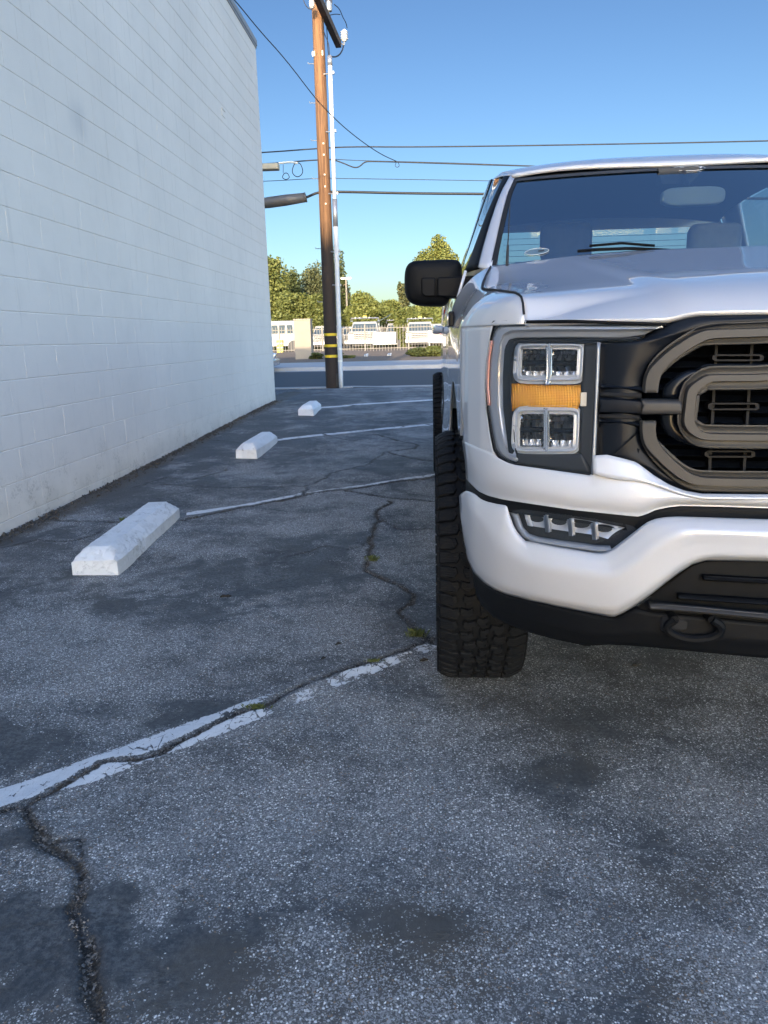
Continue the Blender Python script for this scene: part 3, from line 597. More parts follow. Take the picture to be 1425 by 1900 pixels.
# building behind the camera: it throws the shade that lies over the lot
bb = empty("office_building", (0, -60, 0), "beige office block far behind the camera that shades the lot", "building")
BY = -60.0; BHT = 2.95 + 0.2457 * (14.95 - BY); m = MB(); m.box(-6.5, 9, BY - 12, BY, -0.2, BHT); m.build("wall", "stucco_back", bb)
m = MB(); m.box(-6.6, 9.1, BY - 12.1, BY + .1, BHT + .01, BHT + .15); m.build("parapet", "trim_metal", bb)
for fl_ in range(4):
    for i in range(6):
        x = -6.0 + i * 2.5; z = 1.0 + fl_ * 4.2; m = MB(); m.box(x, x + 2.0, BY + .01, BY + .05, z, z + 2.2); w_ = m.build("window", "trim_metal", bb); m = MB(); m.box(x + .1, x + 1.9, BY + .055, BY + .065, z + .1, z + 2.1); m.build("pane", "blue_glass", w_)

# ------------------------------------------------------------------ the pickup truck
XC = 1.10; YF, YR = 2.43, 6.12; TR = 0.415
truck = empty("pickup_truck", (XC, 4.3, 0), "pale silver grey pickup truck with black grille parked facing the camera", "pickup truck")
def hermite(x, xp, yp):
    xp = np.asarray(xp, float); yp = np.asarray(yp, float); d = np.diff(yp) / np.diff(xp); mm = np.r_[d[0], (d[:-1] + d[1:]) / 2, d[-1]]
    for i in range(len(d)):
        if d[i] == 0: mm[i] = mm[i + 1] = 0
    x = np.asarray(x, float); i = np.clip(np.searchsorted(xp, x) - 1, 0, len(xp) - 2); h = xp[i + 1] - xp[i]; t = np.clip((x - xp[i]) / h, 0, 1)
    return (2 * t**3 - 3 * t**2 + 1) * yp[i] + (t**3 - 2 * t**2 + t) * h * mm[i] + (-2 * t**3 + 3 * t**2) * yp[i + 1] + (t**3 - t**2) * h * mm[i + 1]
UU = [0, .25, .45, .62, .75, .85, .91, .95, .98, 1.005, 1.03]
YU = [1.470, 1.473, 1.480, 1.497, 1.535, 1.590, 1.645, 1.705, 1.775, 1.88, 2.10]
YL = [1.395, 1.397, 1.402, 1.425, 1.480, 1.550, 1.615, 1.670, 1.730, 1.800, 1.93]
def S_up(u, z): return hermite(u, UU, YU) + 0.10 * (z - 0.85)
def S_lo(u, z): return hermite(u, UU, YL) + 0.06 * np.clip(z - 0.60, 0, 1) + 0.12 * np.clip(0.56 - z, 0, 1)
def onS(P, S, off=0.0):
    P = np.asarray(P, float); d = rays(P); lo = np.full(len(P), 1.2); hi = np.full(len(P), 2.25)
    for _ in range(34):
        mid = (lo + hi) / 2; t = mid / d[:, 1]; u = np.abs(XC - d[:, 0] * t); z = CAM_H + d[:, 2] * t; g = mid - (S(u, z) + off); hi = np.where(g > 0, mid, hi); lo = np.where(g > 0, lo, mid)
    t = lo / d[:, 1]; return np.stack([np.minimum(d[:, 0] * t, XC), lo, CAM_H + d[:, 2] * t], 1)
def CP(z, S=S_up, off=0.0): return px_of((XC, float(S(np.array(0.), np.array(z))) + off, z))       # pixel of a point on the truck's centre line
def grid_faces(r, c, k=0): return [(k + i * c + j, k + i * c + j + 1, k + (i + 1) * c + j + 1, k + (i + 1) * c + j) for i in range(r - 1) for j in range(c - 1)]
def patch(name, rows, S, n, m, mat, rel=None, off=0.0, parent=None, both='merge', th=0.0, sm=0, closed=False, smooth=True, ang=40, uni=True):
    R = [resample(chaikin(rw, sm, closed) if sm else rw, n) for rw in rows]; out = []
    for i in range(len(R) - 1):
        for k in range(m):
            t = k / m; out.append((R[i] * (1 - t) + R[i + 1] * t, (i + t) / (len(R) - 1)))
    out.append((R[-1], 1.0)); V = []
    for P, t in out:
        Q = onS(P, S, off)
        if rel is not None:
            s_ = np.linspace(0, 1, n); Q[:, 1] -= rel(s_, t)
        V.append(Q)
    r = len(V); V = np.concatenate(V); Fc = grid_faces(r, n)
    return finish(name, V.tolist(), Fc, mat, parent, both, th, smooth, ang)
def finish(name, V, Fc, mat, parent=None, both='merge', th=0.0, smooth=True, ang=40, bev=0.0):
    parent = parent or truck; objs = []
    def orient(V, Fc):   # make faces look towards -Y / outwards on the left half
        a = Vector((0, 0, 0))
        for f in Fc[:: max(1, len(Fc) // 60)]:
            p = [Vector(V[i]) for i in f[:3]]; a += (p[1] - p[0]).cross(p[2] - p[0])
        ref = Vector((-0.25, -1, 0.35)); return Fc if a.dot(ref) > 0 else [f[::-1] for f in Fc]
    Fc = orient(V, Fc); mv = [(2 * XC - v[0], v[1], v[2]) for v in V]; mf = [tuple(f[::-1]) for f in Fc]
    sets = [(V, Fc)] if both == 'one' else ([(V, Fc), (mv, mf)] if both == 'two' else [(list(V) + mv, list(Fc) + [tuple(i + len(V) for i in f) for f in mf])])
    for k, (v, f) in enumerate(sets):
        pr = parent[k] if isinstance(parent, (list, tuple)) else parent
        o = mesh_obj(name, v, f, mat, pr)
        if both == 'merge':
            bm = bmesh.new(); bm.from_mesh(o.data); bmesh.ops.remove_doubles(bm, verts=bm.verts, dist=1e-4); bm.to_mesh(o.data); bm.free()
        if smooth: smooth_angle(o, ang)
        if th: solid(o, th, -1.0)
        if bev: bevel(o, bev, 2)
        objs.append(o)
    return objs
def PB(mb, name, mat, parent=None, both='two', smooth=True, ang=35, bev=0.0):     # a solid piece built on the left, copied to the right
    parent = parent or truck; res = []
    for k in range(2 if both == 'two' else 1):
        pr = parent[k] if isinstance(parent, (list, tuple)) else parent
        if k == 0: v, f = mb.v, mb.f
        else: v = [(2 * XC - a, b, c) for a, b, c in mb.v]; f = [g[::-1] for g in mb.f]
        o = mesh_obj(name, v, f, mat, pr)
        if smooth: smooth_angle(o, ang)
        if bev: bevel(o, bev, 2)
        res.append(o)
    return res

# --- painted fascia under the headlights and grille
top = [(857, 817), (885, 830), (912, 840), (925, 850), (940, 858), (957, 863), (1030, 873), (1096, 882), (1101, 846), (1125, 844), (1180, 857), (1212, 881), (1240, 896), (1268, 907), (1300, 913), (1425, 914), CP(.768)]
topb = [(857, 817), (885, 830), (912, 840), (925, 850), (940, 858), (957, 863), (1030, 873), (1094, 882), (1108, 872), (1140, 872), (1180, 875), (1212, 888), (1240, 900), (1268, 910), (1300, 916), (1425, 918), CP(.765)]
mid = [(862, 855), (880, 873), (902, 886), (930, 894), (960, 902), (1000, 909), (1060, 919), (1120, 925), (1160, 929), (1200, 926), (1240, 922), (1265, 922), (1300, 924), (1425, 928), CP(.756)]
bot = [(865, 893), (888, 916), (905, 924), (932, 931), (1000, 941), (1063, 950), (1130, 957), (1186, 963), (1202, 957), (1217, 949), (1240, 944), (1262, 941), (1330, 942), (1425, 945), CP(.742)]
def rfas(s_, t): return 0.014 * np.sin(PI * min(1, t * 1.15)) * np.ones_like(s_) - 0.02 * (t > 0.97)
patch("front_fascia", [topb, mid, bot], S_up, 150, 8, "truck_paint", rel=rfas, th=0.02, sm=0)
wedge_t = [(1099, 845), (1125, 843), (1155, 850), (1180, 857), (1212, 881), (1240, 898), (1268, 909), (1300, 915), (1425, 916), CP(.767)]
wedge_b = [(1098, 876), (1125, 884), (1155, 888), (1180, 890), (1212, 896), (1240, 905), (1268, 914), (1300, 920), (1425, 921), CP(.762)]
patch("grille_ledge", [wedge_t, wedge_b], S_up, 90, 5, "truck_paint", rel=lambda s_, t: 0.004 + 0.012 * t, th=0.006, off=-0.001)
# --- black strip between fascia and bumper
st_t = [(864, 888), (884, 908), (905, 920), (932, 927), (1063, 944), (1186, 957), (1217, 943), (1260, 936), (1425, 940), CP(.745)]
st_b = [(864, 925), (884, 940), (905, 945), (942, 950), (1063, 968), (1190, 988), (1222, 975), (1260, 968), (1425, 972), CP(.715)]
patch("bumper_gap_trim", [st_t, st_b], S_up, 90, 3, "black_plastic", off=0.004, th=0.01)
# --- lower painted bumper
btop = [(852, 922), (857, 916), (866, 912), (879, 918), (892, 928), (905, 933), (922, 937), (941, 940), (947, 958), (954, 977), (962, 991), (976, 1006), (1040, 1018), (1107, 1029), (1124, 1028), (1140, 1020), (1165, 1001), (1192, 980), (1205, 971), (1221, 965), (1240, 962), (1262, 961), (1330, 963), (1425, 966), CP(.728, S_lo)]
bm1 = [(852, 930), (858, 932), (868, 936), (880, 945), (892, 958), (902, 970), (914, 984), (926, 996), (938, 1007), (952, 1019), (968, 1030), (985, 1037), (1040, 1046), (1107, 1055), (1130, 1056), (1150, 1048), (1180, 1026), (1205, 1006), (1222, 994), (1240, 985), (1258, 979), (1275, 977), (1330, 979), (1425, 982), CP(.712, S_lo)]
bm2 = [(853, 950), (858, 965), (864, 980), (872, 1000), (882, 1018), (892, 1030), (904, 1042), (918, 1052), (935, 1060), (952, 1067), (970, 1073), (988, 1078), (1040, 1089), (1100, 1100), (1125, 1102), (1150, 1092), (1180, 1070), (1205, 1050), (1222, 1038), (1240, 1026), (1260, 1014), (1280, 1006), (1330, 1006), (1425, 1010), CP(.688, S_lo)]
bbot = [(856, 975), (861, 1010), (868, 1042), (880, 1067), (898, 1085), (918, 1098), (940, 1107), (960, 1112), (985, 1119), (1010, 1124), (1035, 1130), (1060, 1135), (1090, 1141), (1130, 1149), (1143, 1150), (1160, 1142), (1177, 1133), (1200, 1117), (1218, 1104), (1238, 1088), (1262, 1070), (1290, 1052), (1315, 1045), (1425, 1047), CP(.652, S_lo)]
def rbump(s_, t):
    a = np.interp(t, [0, .12, .34, .42, .85, 1.0], [-0.012, 0.004, 0.020, 0.022, 0.010, -0.016]); return a * np.ones_like(s_)
patch("front_bumper", [btop, bm1, bm2, bbot], S_lo, 200, 7, "truck_paint", rel=rbump, th=0.02, sm=0, ang=60)
# --- lower black grille with bars
lg_t = [(1172, 1134), (1240, 1084), (1286, 1050), (1310, 1042), (1425, 1043), CP(.655, S_lo)]
lg_b = [(1172, 1150), (1205, 1160), (1250, 1160), (1300, 1162), (1425, 1170), CP(.575, S_lo)]
patch("lower_grille_panel", [lg_t, lg_b], S_lo, 60, 10, "black_plastic", off=0.03)
for tag_, L, h in (("lower_grille_bar", [(1303, 1070), (1320, 1071), (1425, 1077), CP(.637, S_lo, .02)], 5), ("lower_grille_bar", [(1256, 1105), (1280, 1107), (1425, 1117), CP(.612, S_lo, .02)], 6)):
    L = np.array(L, float); patch("lower_grille_bar", [L + [0, -h], L + [0, h]], S_lo, 40, 6, "black_plastic", rel=lambda s_, t: 0.016 * math.sin(PI * t), off=0.024, th=0.008)
L = np.array([(1203, 1121), (1240, 1123), (1300, 1128), (1425, 1140), CP(.592, S_lo)], float)
patch("skid_trim", [L + [0, -5], L + [0, 7]], S_lo, 50, 6, "graphite_metal", rel=lambda s_, t: 0.02 * math.sin(PI * t), off=0.012, th=0.01)
# --- black valance
v_t = [(872, 1040), (880, 1066), (898, 1083), (918, 1096), (953, 1108), (1019, 1123), (1107, 1143), (1142, 1148), (1177, 1130), (1203, 1136), (1300, 1146), (1425, 1158), CP(.58, S_lo)]
v_m = [(880, 1085), (890, 1105), (905, 1120), (930, 1132), (960, 1143), (1019, 1158), (1107, 1177), (1145, 1176), (1180, 1172), (1215, 1176), (1300, 1180), (1425, 1190), CP(.55, S_lo)]
v_b = [(884, 1108), (895, 1128), (915, 1147), (945, 1163), (985, 1178), (1030, 1190), (1090, 1203), (1130, 1200), (1170, 1202), (1240, 1208), (1320, 1216), (1425, 1226), CP(.52, S_lo)]
patch("valance", [v_t, v_m, v_b], S_lo, 120, 5, "black_plastic", off=0.018, rel=lambda s_, t: np.interp(t, [0, .5, 1], [0, 0.006, -0.012]) * np.ones_like(s_), th=0.02)
# tow hooks
tp = [onS([p], S_lo, -0.0)[0] for p in [(1252, 1150), (1238, 1160), (1240, 1172), (1262, 1183), (1290, 1187), (1320, 1184), (1338, 1174), (1338, 1160), (1322, 1150)]]
m = MB(); P_ = chaikin(np.array(tp), 2); m.tube([tuple(p) for p in P_], 0.0085, 8)
for q in (0, -1): m.tube([tuple(P_[q]), (P_[q][0], P_[q][1] + .09, P_[q][2] + .01)], 0.009, 8)
PB(m, "tow_hook", "black_plastic")
c_ = onS([(1289, 1166)], S_lo)[0]; m = MB(); m.box(c_[0] - .06, c_[0] + .06, c_[1] + .017, c_[1] + .08, c_[2] - .02, c_[2] + .018); PB(m, "tow_hook_recess", "void_black", bev=.012)

# --- fog lights
fo = [(942, 941), (1040, 954), (1115, 964), (1192, 979), (1165, 1001), (1138, 1019), (1124, 1027), (1107, 1028), (1040, 1017), (975, 1005), (962, 991), (953, 975)]
def disk(name, C, S, off, mat, n=64, rings=5, th=0.0, parent=None, both='two', sm=1, rel=None):
    C = chaikin(np.array(C, float), sm, True); C = np.vstack([C, C[:1]]); C = resample(C, n + 1)[:-1]; cen = C.mean(0); V = [onS([cen], S, off)[0]]; Fc = []
    for k in range(1, rings + 1):
        t = k / rings; Q = onS(cen + (C - cen) * t, S, off)
        if rel: Q[:, 1] -= rel(t)
        V += list(Q)
    for j in range(n): Fc.append((0, 1 + j, 1 + (j + 1) % n))
    for k in range(rings - 1):
        for j in range(n): a = 1 + k * n; b = a + n; Fc.append((a + j, b + j, b + (j + 1) % n, a + (j + 1) % n))
    return finish(name, [tuple(v) for v in V], Fc, mat, parent, both, th)
fog = disk("fog_lamp", fo, S_lo, 0.045, "lamp_housing", both='two')
def ringp(name, O, I, S, off, mat, parent, hgt=0.01, n=120, both='two', th=0.008, sm=1, prof=None, m=6):
    O = chaikin(np.array(O, float), sm, True); I = chaikin(np.array(I, float), sm, True)
    def rs(C): C = np.vstack([C, C[:1]]); return resample(C, n)
    # align both contours by angle from the common centre
    cen = O.mean(0)
    def al(C):
        k = np.argmin(np.arctan2(C[:, 1] - cen[1], C[:, 0] - cen[0])); return rs(np.roll(C, -k, 0))
    pf = prof or (lambda t: hgt * math.sin(PI * t) ** .6 if 0 < t < 1 else 0)
    return patch(name, [al(O), al(I)], S, n, m, mat, rel=lambda s_, t: pf(t), off=off, parent=parent, both=both, th=th)
def sh(C, cx, cy, fx, fy): C = np.array(C, float); return C * [fx, fy] + [cx * (1 - fx), cy * (1 - fy)]
patch("fog_light_guide", [[(946, 950), (956, 980), (966, 996), (982, 1006), (1040, 1016), (1107, 1026), (1130, 1024)], [(962, 952), (971, 978), (982, 990), (1000, 996), (1040, 1002), (1107, 1011), (1132, 1012)]], S_lo, 60, 5, "lamp_tube", rel=lambda s_, t: .012 * math.sin(PI * t), off=0.03, parent=fog, both='two', th=.004)
patch("fog_reflector", [[(972, 951), (1040, 958), (1100, 967), (1160, 979)], [(979, 975), (1040, 984), (1100, 992), (1128, 1000)]], S_lo, 60, 8, "facet_white", rel=lambda s_, t: -0.022 * math.sin(PI * t) * (0.4 + 0.6 * np.abs(np.sin(s_ * PI * 4))), off=0.03, parent=fog, both='two', th=0)
for k in range(3):
    x = 1012 + k * 44; patch("fog_divider", [[(x, 955 + k * 7), (x + 3, 986 + k * 7)], [(x + 5, 956 + k * 7), (x + 8, 987 + k * 7)]], S_lo, 6, 3, "lamp_grey", off=0.022, rel=lambda s_, t: .006 * math.sin(PI * t), parent=fog, both='two', th=.01)
patch("fog_frame_bar", [[(974, 951), (982, 976)], [(979, 951), (987, 977)]], S_lo, 8, 3, "decal_white", off=0.02, parent=fog, both='two', th=.004)
disk("fog_lens", fo, S_lo, 0.006, "lens_clear", parent=fog)

# --- headlights
hl_out = [(916, 598), (1060, 597), (1233, 602), (1198, 624), (1173, 633), (1111, 636), (1104, 760), (1098, 881), (1030, 872), (957, 862), (938, 857), (924, 847), (915, 832), (909, 800), (903, 757), (901, 713), (903, 670), (909, 625)]
S_hl = lambda u, z: S_up(u, z)
head = patch("headlight", [[(914, 597), (1060, 597), (1236, 602)], [(903, 632), (1060, 633), (1180, 634)], [(900, 710), (960, 712), (1107, 714)], [(902, 760), (960, 761), (1104, 762)], [(914, 830), (960, 834), (1101, 842)], [(950, 861), (1020, 871), (1098, 882)]], S_hl, 60, 5, "lamp_housing", off=0.075, both='two')
# light guide: long arm over the lamp and down its outer side
dr_o = [(1231, 603), (1120, 604), (1000, 603), (930, 604), (916, 612), (909, 630), (904, 670), (902, 713), (904, 757), (911, 800), (918, 832), (928, 846), (942, 853), (957, 857)]
dr_m = [(1214, 610), (1120, 611), (1000, 611), (945, 613), (932, 620), (926, 636), (922, 670), (920, 713), (922, 757), (928, 800), (934, 825), (940, 838), (948, 845), (957, 848)]
dr_i = [(1196, 621), (1150, 627), (1050, 626), (958, 627), (946, 630), (942, 640), (939, 670), (938, 713), (940, 757), (944, 790), (948, 815), (951, 828), (954, 834), (957, 838)]
patch("light_guide", [dr_o, dr_m, dr_i], S_hl, 110, 6, "lamp_tube", rel=lambda s_, t: np.interp(t, [0, .15, .5, .62, 1], [0, 0.018, 0.020, 0.006, 0.0]) * np.ones_like(s_), off=0.026, parent=head, both='two', th=.005)
patch("light_guide_bezel", [[(1190, 623), (1050, 628), (962, 629), (950, 632), (945, 645), (942, 700), (944, 757), (948, 790), (953, 830), (958, 857)], [(1176, 633), (1050, 636), (968, 637), (956, 640), (952, 650), (949, 700), (950, 757), (954, 790), (959, 830), (963, 857)]], S_hl, 80, 4, "dark_gloss", rel=lambda s_, t: .010 * math.sin(PI * t), off=0.03, parent=head, both='two', th=.02)
# four lamp chambers
def chamber(x0, y0, x1, y1):
    pad = 0; C = [(x0, y0), ((x0 + x1) / 2, y0), (x1, y0), (x1, (y0 + y1) / 2), (x1, y1), ((x0 + x1) / 2, y1), (x0, y1), (x0, (y0 + y1) / 2)]
    disk("lamp_reflector", C, S_hl, 0.055, "lamp_bowl", n=40, rings=7, parent=head, rel=lambda t: -0.045 * (1 - t * t), sm=1)
    cx = (x0 + x1) / 2; cy = (y0 + y1) / 2
    q = onS([(cx, cy)], S_hl, 0.07)[0]; m = MB(); m.lathe([(0.0001, -0.012), (0.006, -0.011), (0.011, -0.006), (0.0125, 0.0), (0.0125, .02)], (q[0], q[1] + .0, q[2]), 'Y', 14); PB(m, "lamp_bulb", "lens_clear", head)
    w_ = x1 - x0
    for fx, fw in ((.14, .26), (.44, .22), (.70, .2)):
        patch("lamp_highlight", [[(x0 + w_ * fx, y1 - 20), (x0 + w_ * (fx + fw * .6), y1 - 24)], [(x0 + w_ * (fx - .04), y1 - 5), (x0 + w_ * (fx + fw), y1 - 5)]], S_hl, 8, 5, "facet_white", off=0.062, rel=lambda s_, t: .012 * t * t + 0.004 * np.sin(s_ * 9), parent=head, both='two')  # bright white pieces added low in the bowl, standing in for highlights
    for yy, off_, hh in ((y0 + (y1 - y0) * .22, 0.045, 2.0), (cy, 0.04, 5.0), (y0 + (y1 - y0) * .76, 0.05, 1.6)):
        patch("lamp_shelf", [[(x0 + 2, yy - hh), (x1 - 2, yy - hh)], [(x0 + 2, yy + hh), (x1 - 2, yy + hh)]], S_hl, 8, 2, "dark_gloss" if hh > 3 else "chrome", off=off_, rel=lambda s_, t: .004 * math.sin(PI * t), parent=head, both='two', th=.012)
    for xx in (x0 + w_ * .34, x0 + w_ * .68):
        patch("lamp_fin", [[(xx - 1.3, y0 + 4), (xx - 1.8, y1 - 6)], [(xx + 1.3, y0 + 4), (xx + 1.3, y1 - 6)]], S_hl, 8, 2, "lamp_grey", off=0.058, rel=lambda s_, t: .003 * math.sin(PI * t), parent=head, both='two', th=.01)
for a in ((968, 645, 1015, 702), (1023, 645, 1074, 703), (962, 764, 1008, 830), (1017, 767, 1067, 832)): chamber(*a)
def rrect(x0, y0, x1, y1, c, sx=0, sy=0): return [(x0 + c, y0), ((x0 + x1) / 2, y0), (x1 - c, y0), (x1, y0 + c), (x1 + sx / 2, (y0 + y1) / 2), (x1 + sx, y1 - c), (x1 - c + sx, y1), ((x0 + x1) / 2 + sx, y1), (x0 + c + sx, y1), (x0 + sx, y1 - c), (x0 + sx / 2, (y0 + y1) / 2), (x0, y0 + c)]
ringp("lamp_surround", rrect(958, 637, 1083, 707, 7, -3), rrect(964.5, 643, 1077, 702, 5, -3), S_hl, 0.028, "lamp_rim", head, 0.008, th=.012)
ringp("lamp_surround", rrect(955, 758, 1076, 839, 8, -3), rrect(961, 763, 1070, 833, 6, -3), S_hl, 0.028, "lamp_rim", head, 0.008, th=.012)
patch("lamp_divider", [[(1015, 637), (1015, 700), (1013, 712)], [(1023, 637), (1022, 700), (1018, 714)]], S_hl, 12, 5, "lamp_silver", off=0.026, rel=lambda s_, t: .008 * math.sin(PI * t), parent=head, both='two', th=.01)
patch("lamp_divider", [[(1009, 757), (1010, 800), (1009, 837)], [(1017, 757), (1018, 800), (1017, 838)]], S_hl, 12, 5, "lamp_silver", off=0.026, rel=lambda s_, t: .008 * math.sin(PI * t), parent=head, both='two', th=.01)
# inner bezel between the chambers
patch("lamp_bezel", [[(946, 631), (1020, 630), (1109, 634)], [(946, 637), (1020, 637), (1109, 638)]], S_hl, 20, 2, "dark_gloss", off=0.024, parent=head, both='two', th=.03)
patch("lamp_bezel", [[(1084, 636), (1080, 710), (1076, 772), (1074, 842)], [(1110, 636), (1107, 710), (1103, 772), (1099, 880)]], S_hl, 20, 4, "lamp_housing", off=0.03, parent=head, both='two', th=.03)
patch("lamp_bezel", [[(954, 842), (1010, 843), (1080, 842)], [(957, 860), (1010, 867), (1098, 880)]], S_hl, 20, 4, "lamp_housing", off=0.026, parent=head, both='two', th=.03)
patch("turn_signal", [[(946, 712), (960, 711), (1015, 714), (1077, 714)], [(944, 740), (962, 741), (1013, 742), (1074, 742)], [(946, 763), (960, 763), (1012, 766), (1069, 768)]], S_hl, 60, 8, "amber_lens", off=0.04, rel=lambda s_, t: 0.016 * math.sin(PI * t) * np.ones_like(s_), parent=head, both='two', th=.01)
m = MB(); q = onS([(1083, 741)], S_hl, 0.024)[0]; m.box(q[0] - .006, q[0] + .006, q[1], q[1] + .006, q[2] - .014, q[2] + .014); PB(m, "sensor_tab", "lamp_grey", head)
lens_rows = [[(914, 598), (1060, 598), (1234, 602)], [(905, 634), (1060, 634), (1174, 634)], ]
patch("headlight_lens", lens_rows, S_hl, 50, 4, "lens_clear", off=0.004, parent=head, both='two')
patch("headlight_lens", [[(905, 634), (1000, 634), (1110, 634)], [(901, 710), (1000, 712), (1107, 714)], [(906, 780), (1000, 780), (1103, 781)], [(916, 838), (1000, 846), (1100, 856)], [(946, 860), (1010, 869), (1098, 881)]], S_hl, 50, 5, "lens_clear", off=0.004, parent=head, both='two')
patch("headlight_edge", [[(1108, 635), (1103, 760), (1097, 880)], [(1112, 635), (1107, 760), (1101, 882)]], S_hl, 20, 2, "lamp_grey", off=-0.002, parent=head, both='two', th=.07)
patch("headlight_seal", [[(915, 595), (1060, 593), (1238, 599)], [(911, 601), (1060, 599), (1236, 604)]], S_hl, 40, 2, "black_plastic", off=0.0, parent=head, both='two', th=.06)
sl = [(917, 596), (908, 628), (902, 668), (899, 713), (901, 757), (908, 803), (914, 834), (924, 850), (938, 860), (957, 866), (1030, 876), (1099, 885)]
sl = np.array(sl, float); sl2 = sl + np.array([(2.5, 2), (2.5, 1), (2.5, 0), (2.5, 0), (2.5, 0), (2.5, 0), (2.5, -1), (2.5, -2), (1.5, -2.5), (1, -2.5), (0, -2.5), (-2, -2.5)])
patch("headlight_seal", [sl, sl2], S_hl, 90, 2, "black_plastic", off=0.001, parent=head, both='two', th=.05)
patch("side_marker", [[(909, 632), (903, 670), (901, 713), (904, 752)], [(914, 632), (908, 670), (906, 713), (909, 752)]], S_hl, 24, 3, "side_marker", off=0.0, parent=head, both='two', th=.004, rel=lambda s_, t: .003 * math.sin(PI * t))

# --- grille
gf_o = [(1111, 860), (1111, 740), (1112, 637), (1174, 635), (1205, 621), (1232, 603), (1258, 590), (1285, 584), (1425, 579), CP(1.108)]
gf_i = [(1187, 800), (1190, 740), (1193, 700), (1203, 681), (1237, 649), (1275, 624), (1297, 613), (1316, 610), (1425, 608), CP(1.094)]
Sg = lambda u, z: S_up(u, z) + 0.0
def seqrows(a, b, n): return resample(a, n), resample(b, n)
patch("grille_frame", [gf_o, gf_i], Sg, 120, 8, "grille_dark", rel=lambda s_, t: 0.012 * math.sin(PI * t) * np.ones_like(s_), off=0.012, th=.03, both='merge')
gl_i = [(1190, 740), (1186, 780), (1187, 814), (1197, 833), (1237, 873), (1260, 892), (1279, 899), (1425, 903), CP(.778)]
gl_o = [(1111, 740), (1108, 800), (1101, 848), (1125, 846), (1180, 859), (1212, 884), (1268, 911), (1425, 917), CP(.765)]
patch("grille_frame", [gl_o, gl_i], Sg, 120, 8, "grille_dark", rel=lambda s_, t: 0.006 * math.sin(PI * t) * np.ones_like(s_), off=0.014, th=.03, both='merge')
cb_o = [(1191, 728), (1192, 708), (1195, 694), (1203, 681), (1220, 664), (1237, 649), (1256, 636), (1275, 624), (1297, 613), (1316, 610), (1425, 608), CP(1.096)]
cb_i = [(1221, 728), (1223, 712), (1226, 699), (1231, 686), (1247, 671), (1265, 657), (1284, 645), (1302, 635), (1312, 631), (1326, 628.5), (1425, 626), CP(1.080)]
def bar(t): return 0.011 * min(1, min(t, 1 - t) / .11)
upb = patch("grille_surround", [chaikin(cb_o, 2), chaikin(cb_i, 2)], Sg, 120, 18, "graphite_metal", rel=lambda s_, t: bar(t) * np.ones_like(s_), off=0.001, th=.03, ang=30)
cl_o = [(1186, 780), (1186, 797), (1188, 815), (1192, 826), (1199, 836), (1218, 855), (1237, 873), (1260, 890), (1279, 898), (1300, 901), (1425, 903), CP(.778)]
cl_i = [(1218, 780), (1217, 796), (1218, 810), (1223, 821), (1232, 834), (1250, 852), (1269, 869), (1284, 878), (1296, 882), (1310, 884), (1425, 886), CP(.792)]
patch("grille_surround", [chaikin(cl_o, 2), chaikin(cl_i, 2)], Sg, 120, 18, "graphite_metal", rel=lambda s_, t: bar(t) * np.ones_like(s_), off=0.001, th=.03, ang=30)
patch("grille_bracket", [[(1189, 739), (1225, 739), (1260, 740)], [(1188, 770), (1225, 770), (1259, 770)]], Sg, 20, 8, "graphite_metal", rel=lambda s_, t: 0.016 * (1 - abs(2 * t - 1) ** 6) * np.ones_like(s_), off=-0.004, th=.03, both='two')
patch("grille_arm", [[(1112, 735), (1150, 736), (1189, 740)], [(1110, 768), (1150, 769), (1188, 771)]], Sg, 20, 6, "grille_dark", rel=lambda s_, t: 0.014 * (1 - abs(2 * t - 1) ** 6) * np.ones_like(s_), off=0.006, th=.03, both='two')
for (a, b) in (([(1114, 712), (1150, 713), (1190, 716)], [(1113, 722), (1150, 724), (1189, 728)]), ([(1110, 776), (1150, 778), (1187, 782)], [(1109, 784), (1150, 787), (1186, 793)])):
    patch("grille_rib", [a, b], Sg, 12, 4, "grille_dark", rel=lambda s_, t: 0.010 * math.sin(PI * t) * np.ones_like(s_), off=0.008, th=.02, both='two')
patch("grille_slot", [[(1113, 728), (1190, 730)], [(1112, 735), (1190, 739)]], Sg, 8, 2, "void_black", off=0.0, both='two', th=.002)
patch("grille_slot", [[(1110, 769), (1187, 771)], [(1110, 775), (1187, 779)]], Sg, 8, 2, "void_black", off=0.0, both='two', th=.002)
# dark plate carrying the inner ring
po = [(1226, 740), (1228, 722), (1239, 708), (1260, 693), (1275, 686), (1300, 685), (1425, 684), CP(1.03)]
pi_ = [(1269, 740), (1270, 731), (1273, 719), (1288, 706), (1305, 694), (1320, 693), (1425, 693), CP(1.022)]
patch("grille_plate", [po, pi_], Sg, 70, 5, "dark_gloss", rel=lambda s_, t: 0.006 * math.sin(PI * t) * np.ones_like(s_), off=0.02, th=.02)
po = [(1226, 740), (1223, 780), (1228, 796), (1238, 808), (1261, 822), (1285, 829), (1310, 830), (1425, 831), CP(.853)]
pi_ = [(1269, 740), (1264, 783), (1268, 793), (1275, 800), (1285, 808), (1297, 815), (1425, 817), CP(.865)]
patch("grille_plate", [po, pi_], Sg, 70, 5, "dark_gloss", rel=lambda s_, t: 0.006 * math.sin(PI * t) * np.ones_like(s_), off=0.02, th=.02)
ro = [CP(1.022), (1425, 693.5), (1320, 694), (1305, 695), (1288, 707), (1275, 716), (1270, 726), (1268, 745), (1264, 775), (1264, 785), (1268, 795), (1276, 803), (1287, 811), (1297, 815.5), (1320, 817), (1425, 818), CP(.865)]
ri = [CP(1.010), (1425, 708), (1322, 708), (1314, 709), (1303, 717), (1295, 723), (1291, 731), (1289, 747), (1286, 773), (1287, 782), (1290, 788), (1295, 794), (1300, 799), (1306, 801.5), (1322, 803), (1425, 804), CP(.878)]
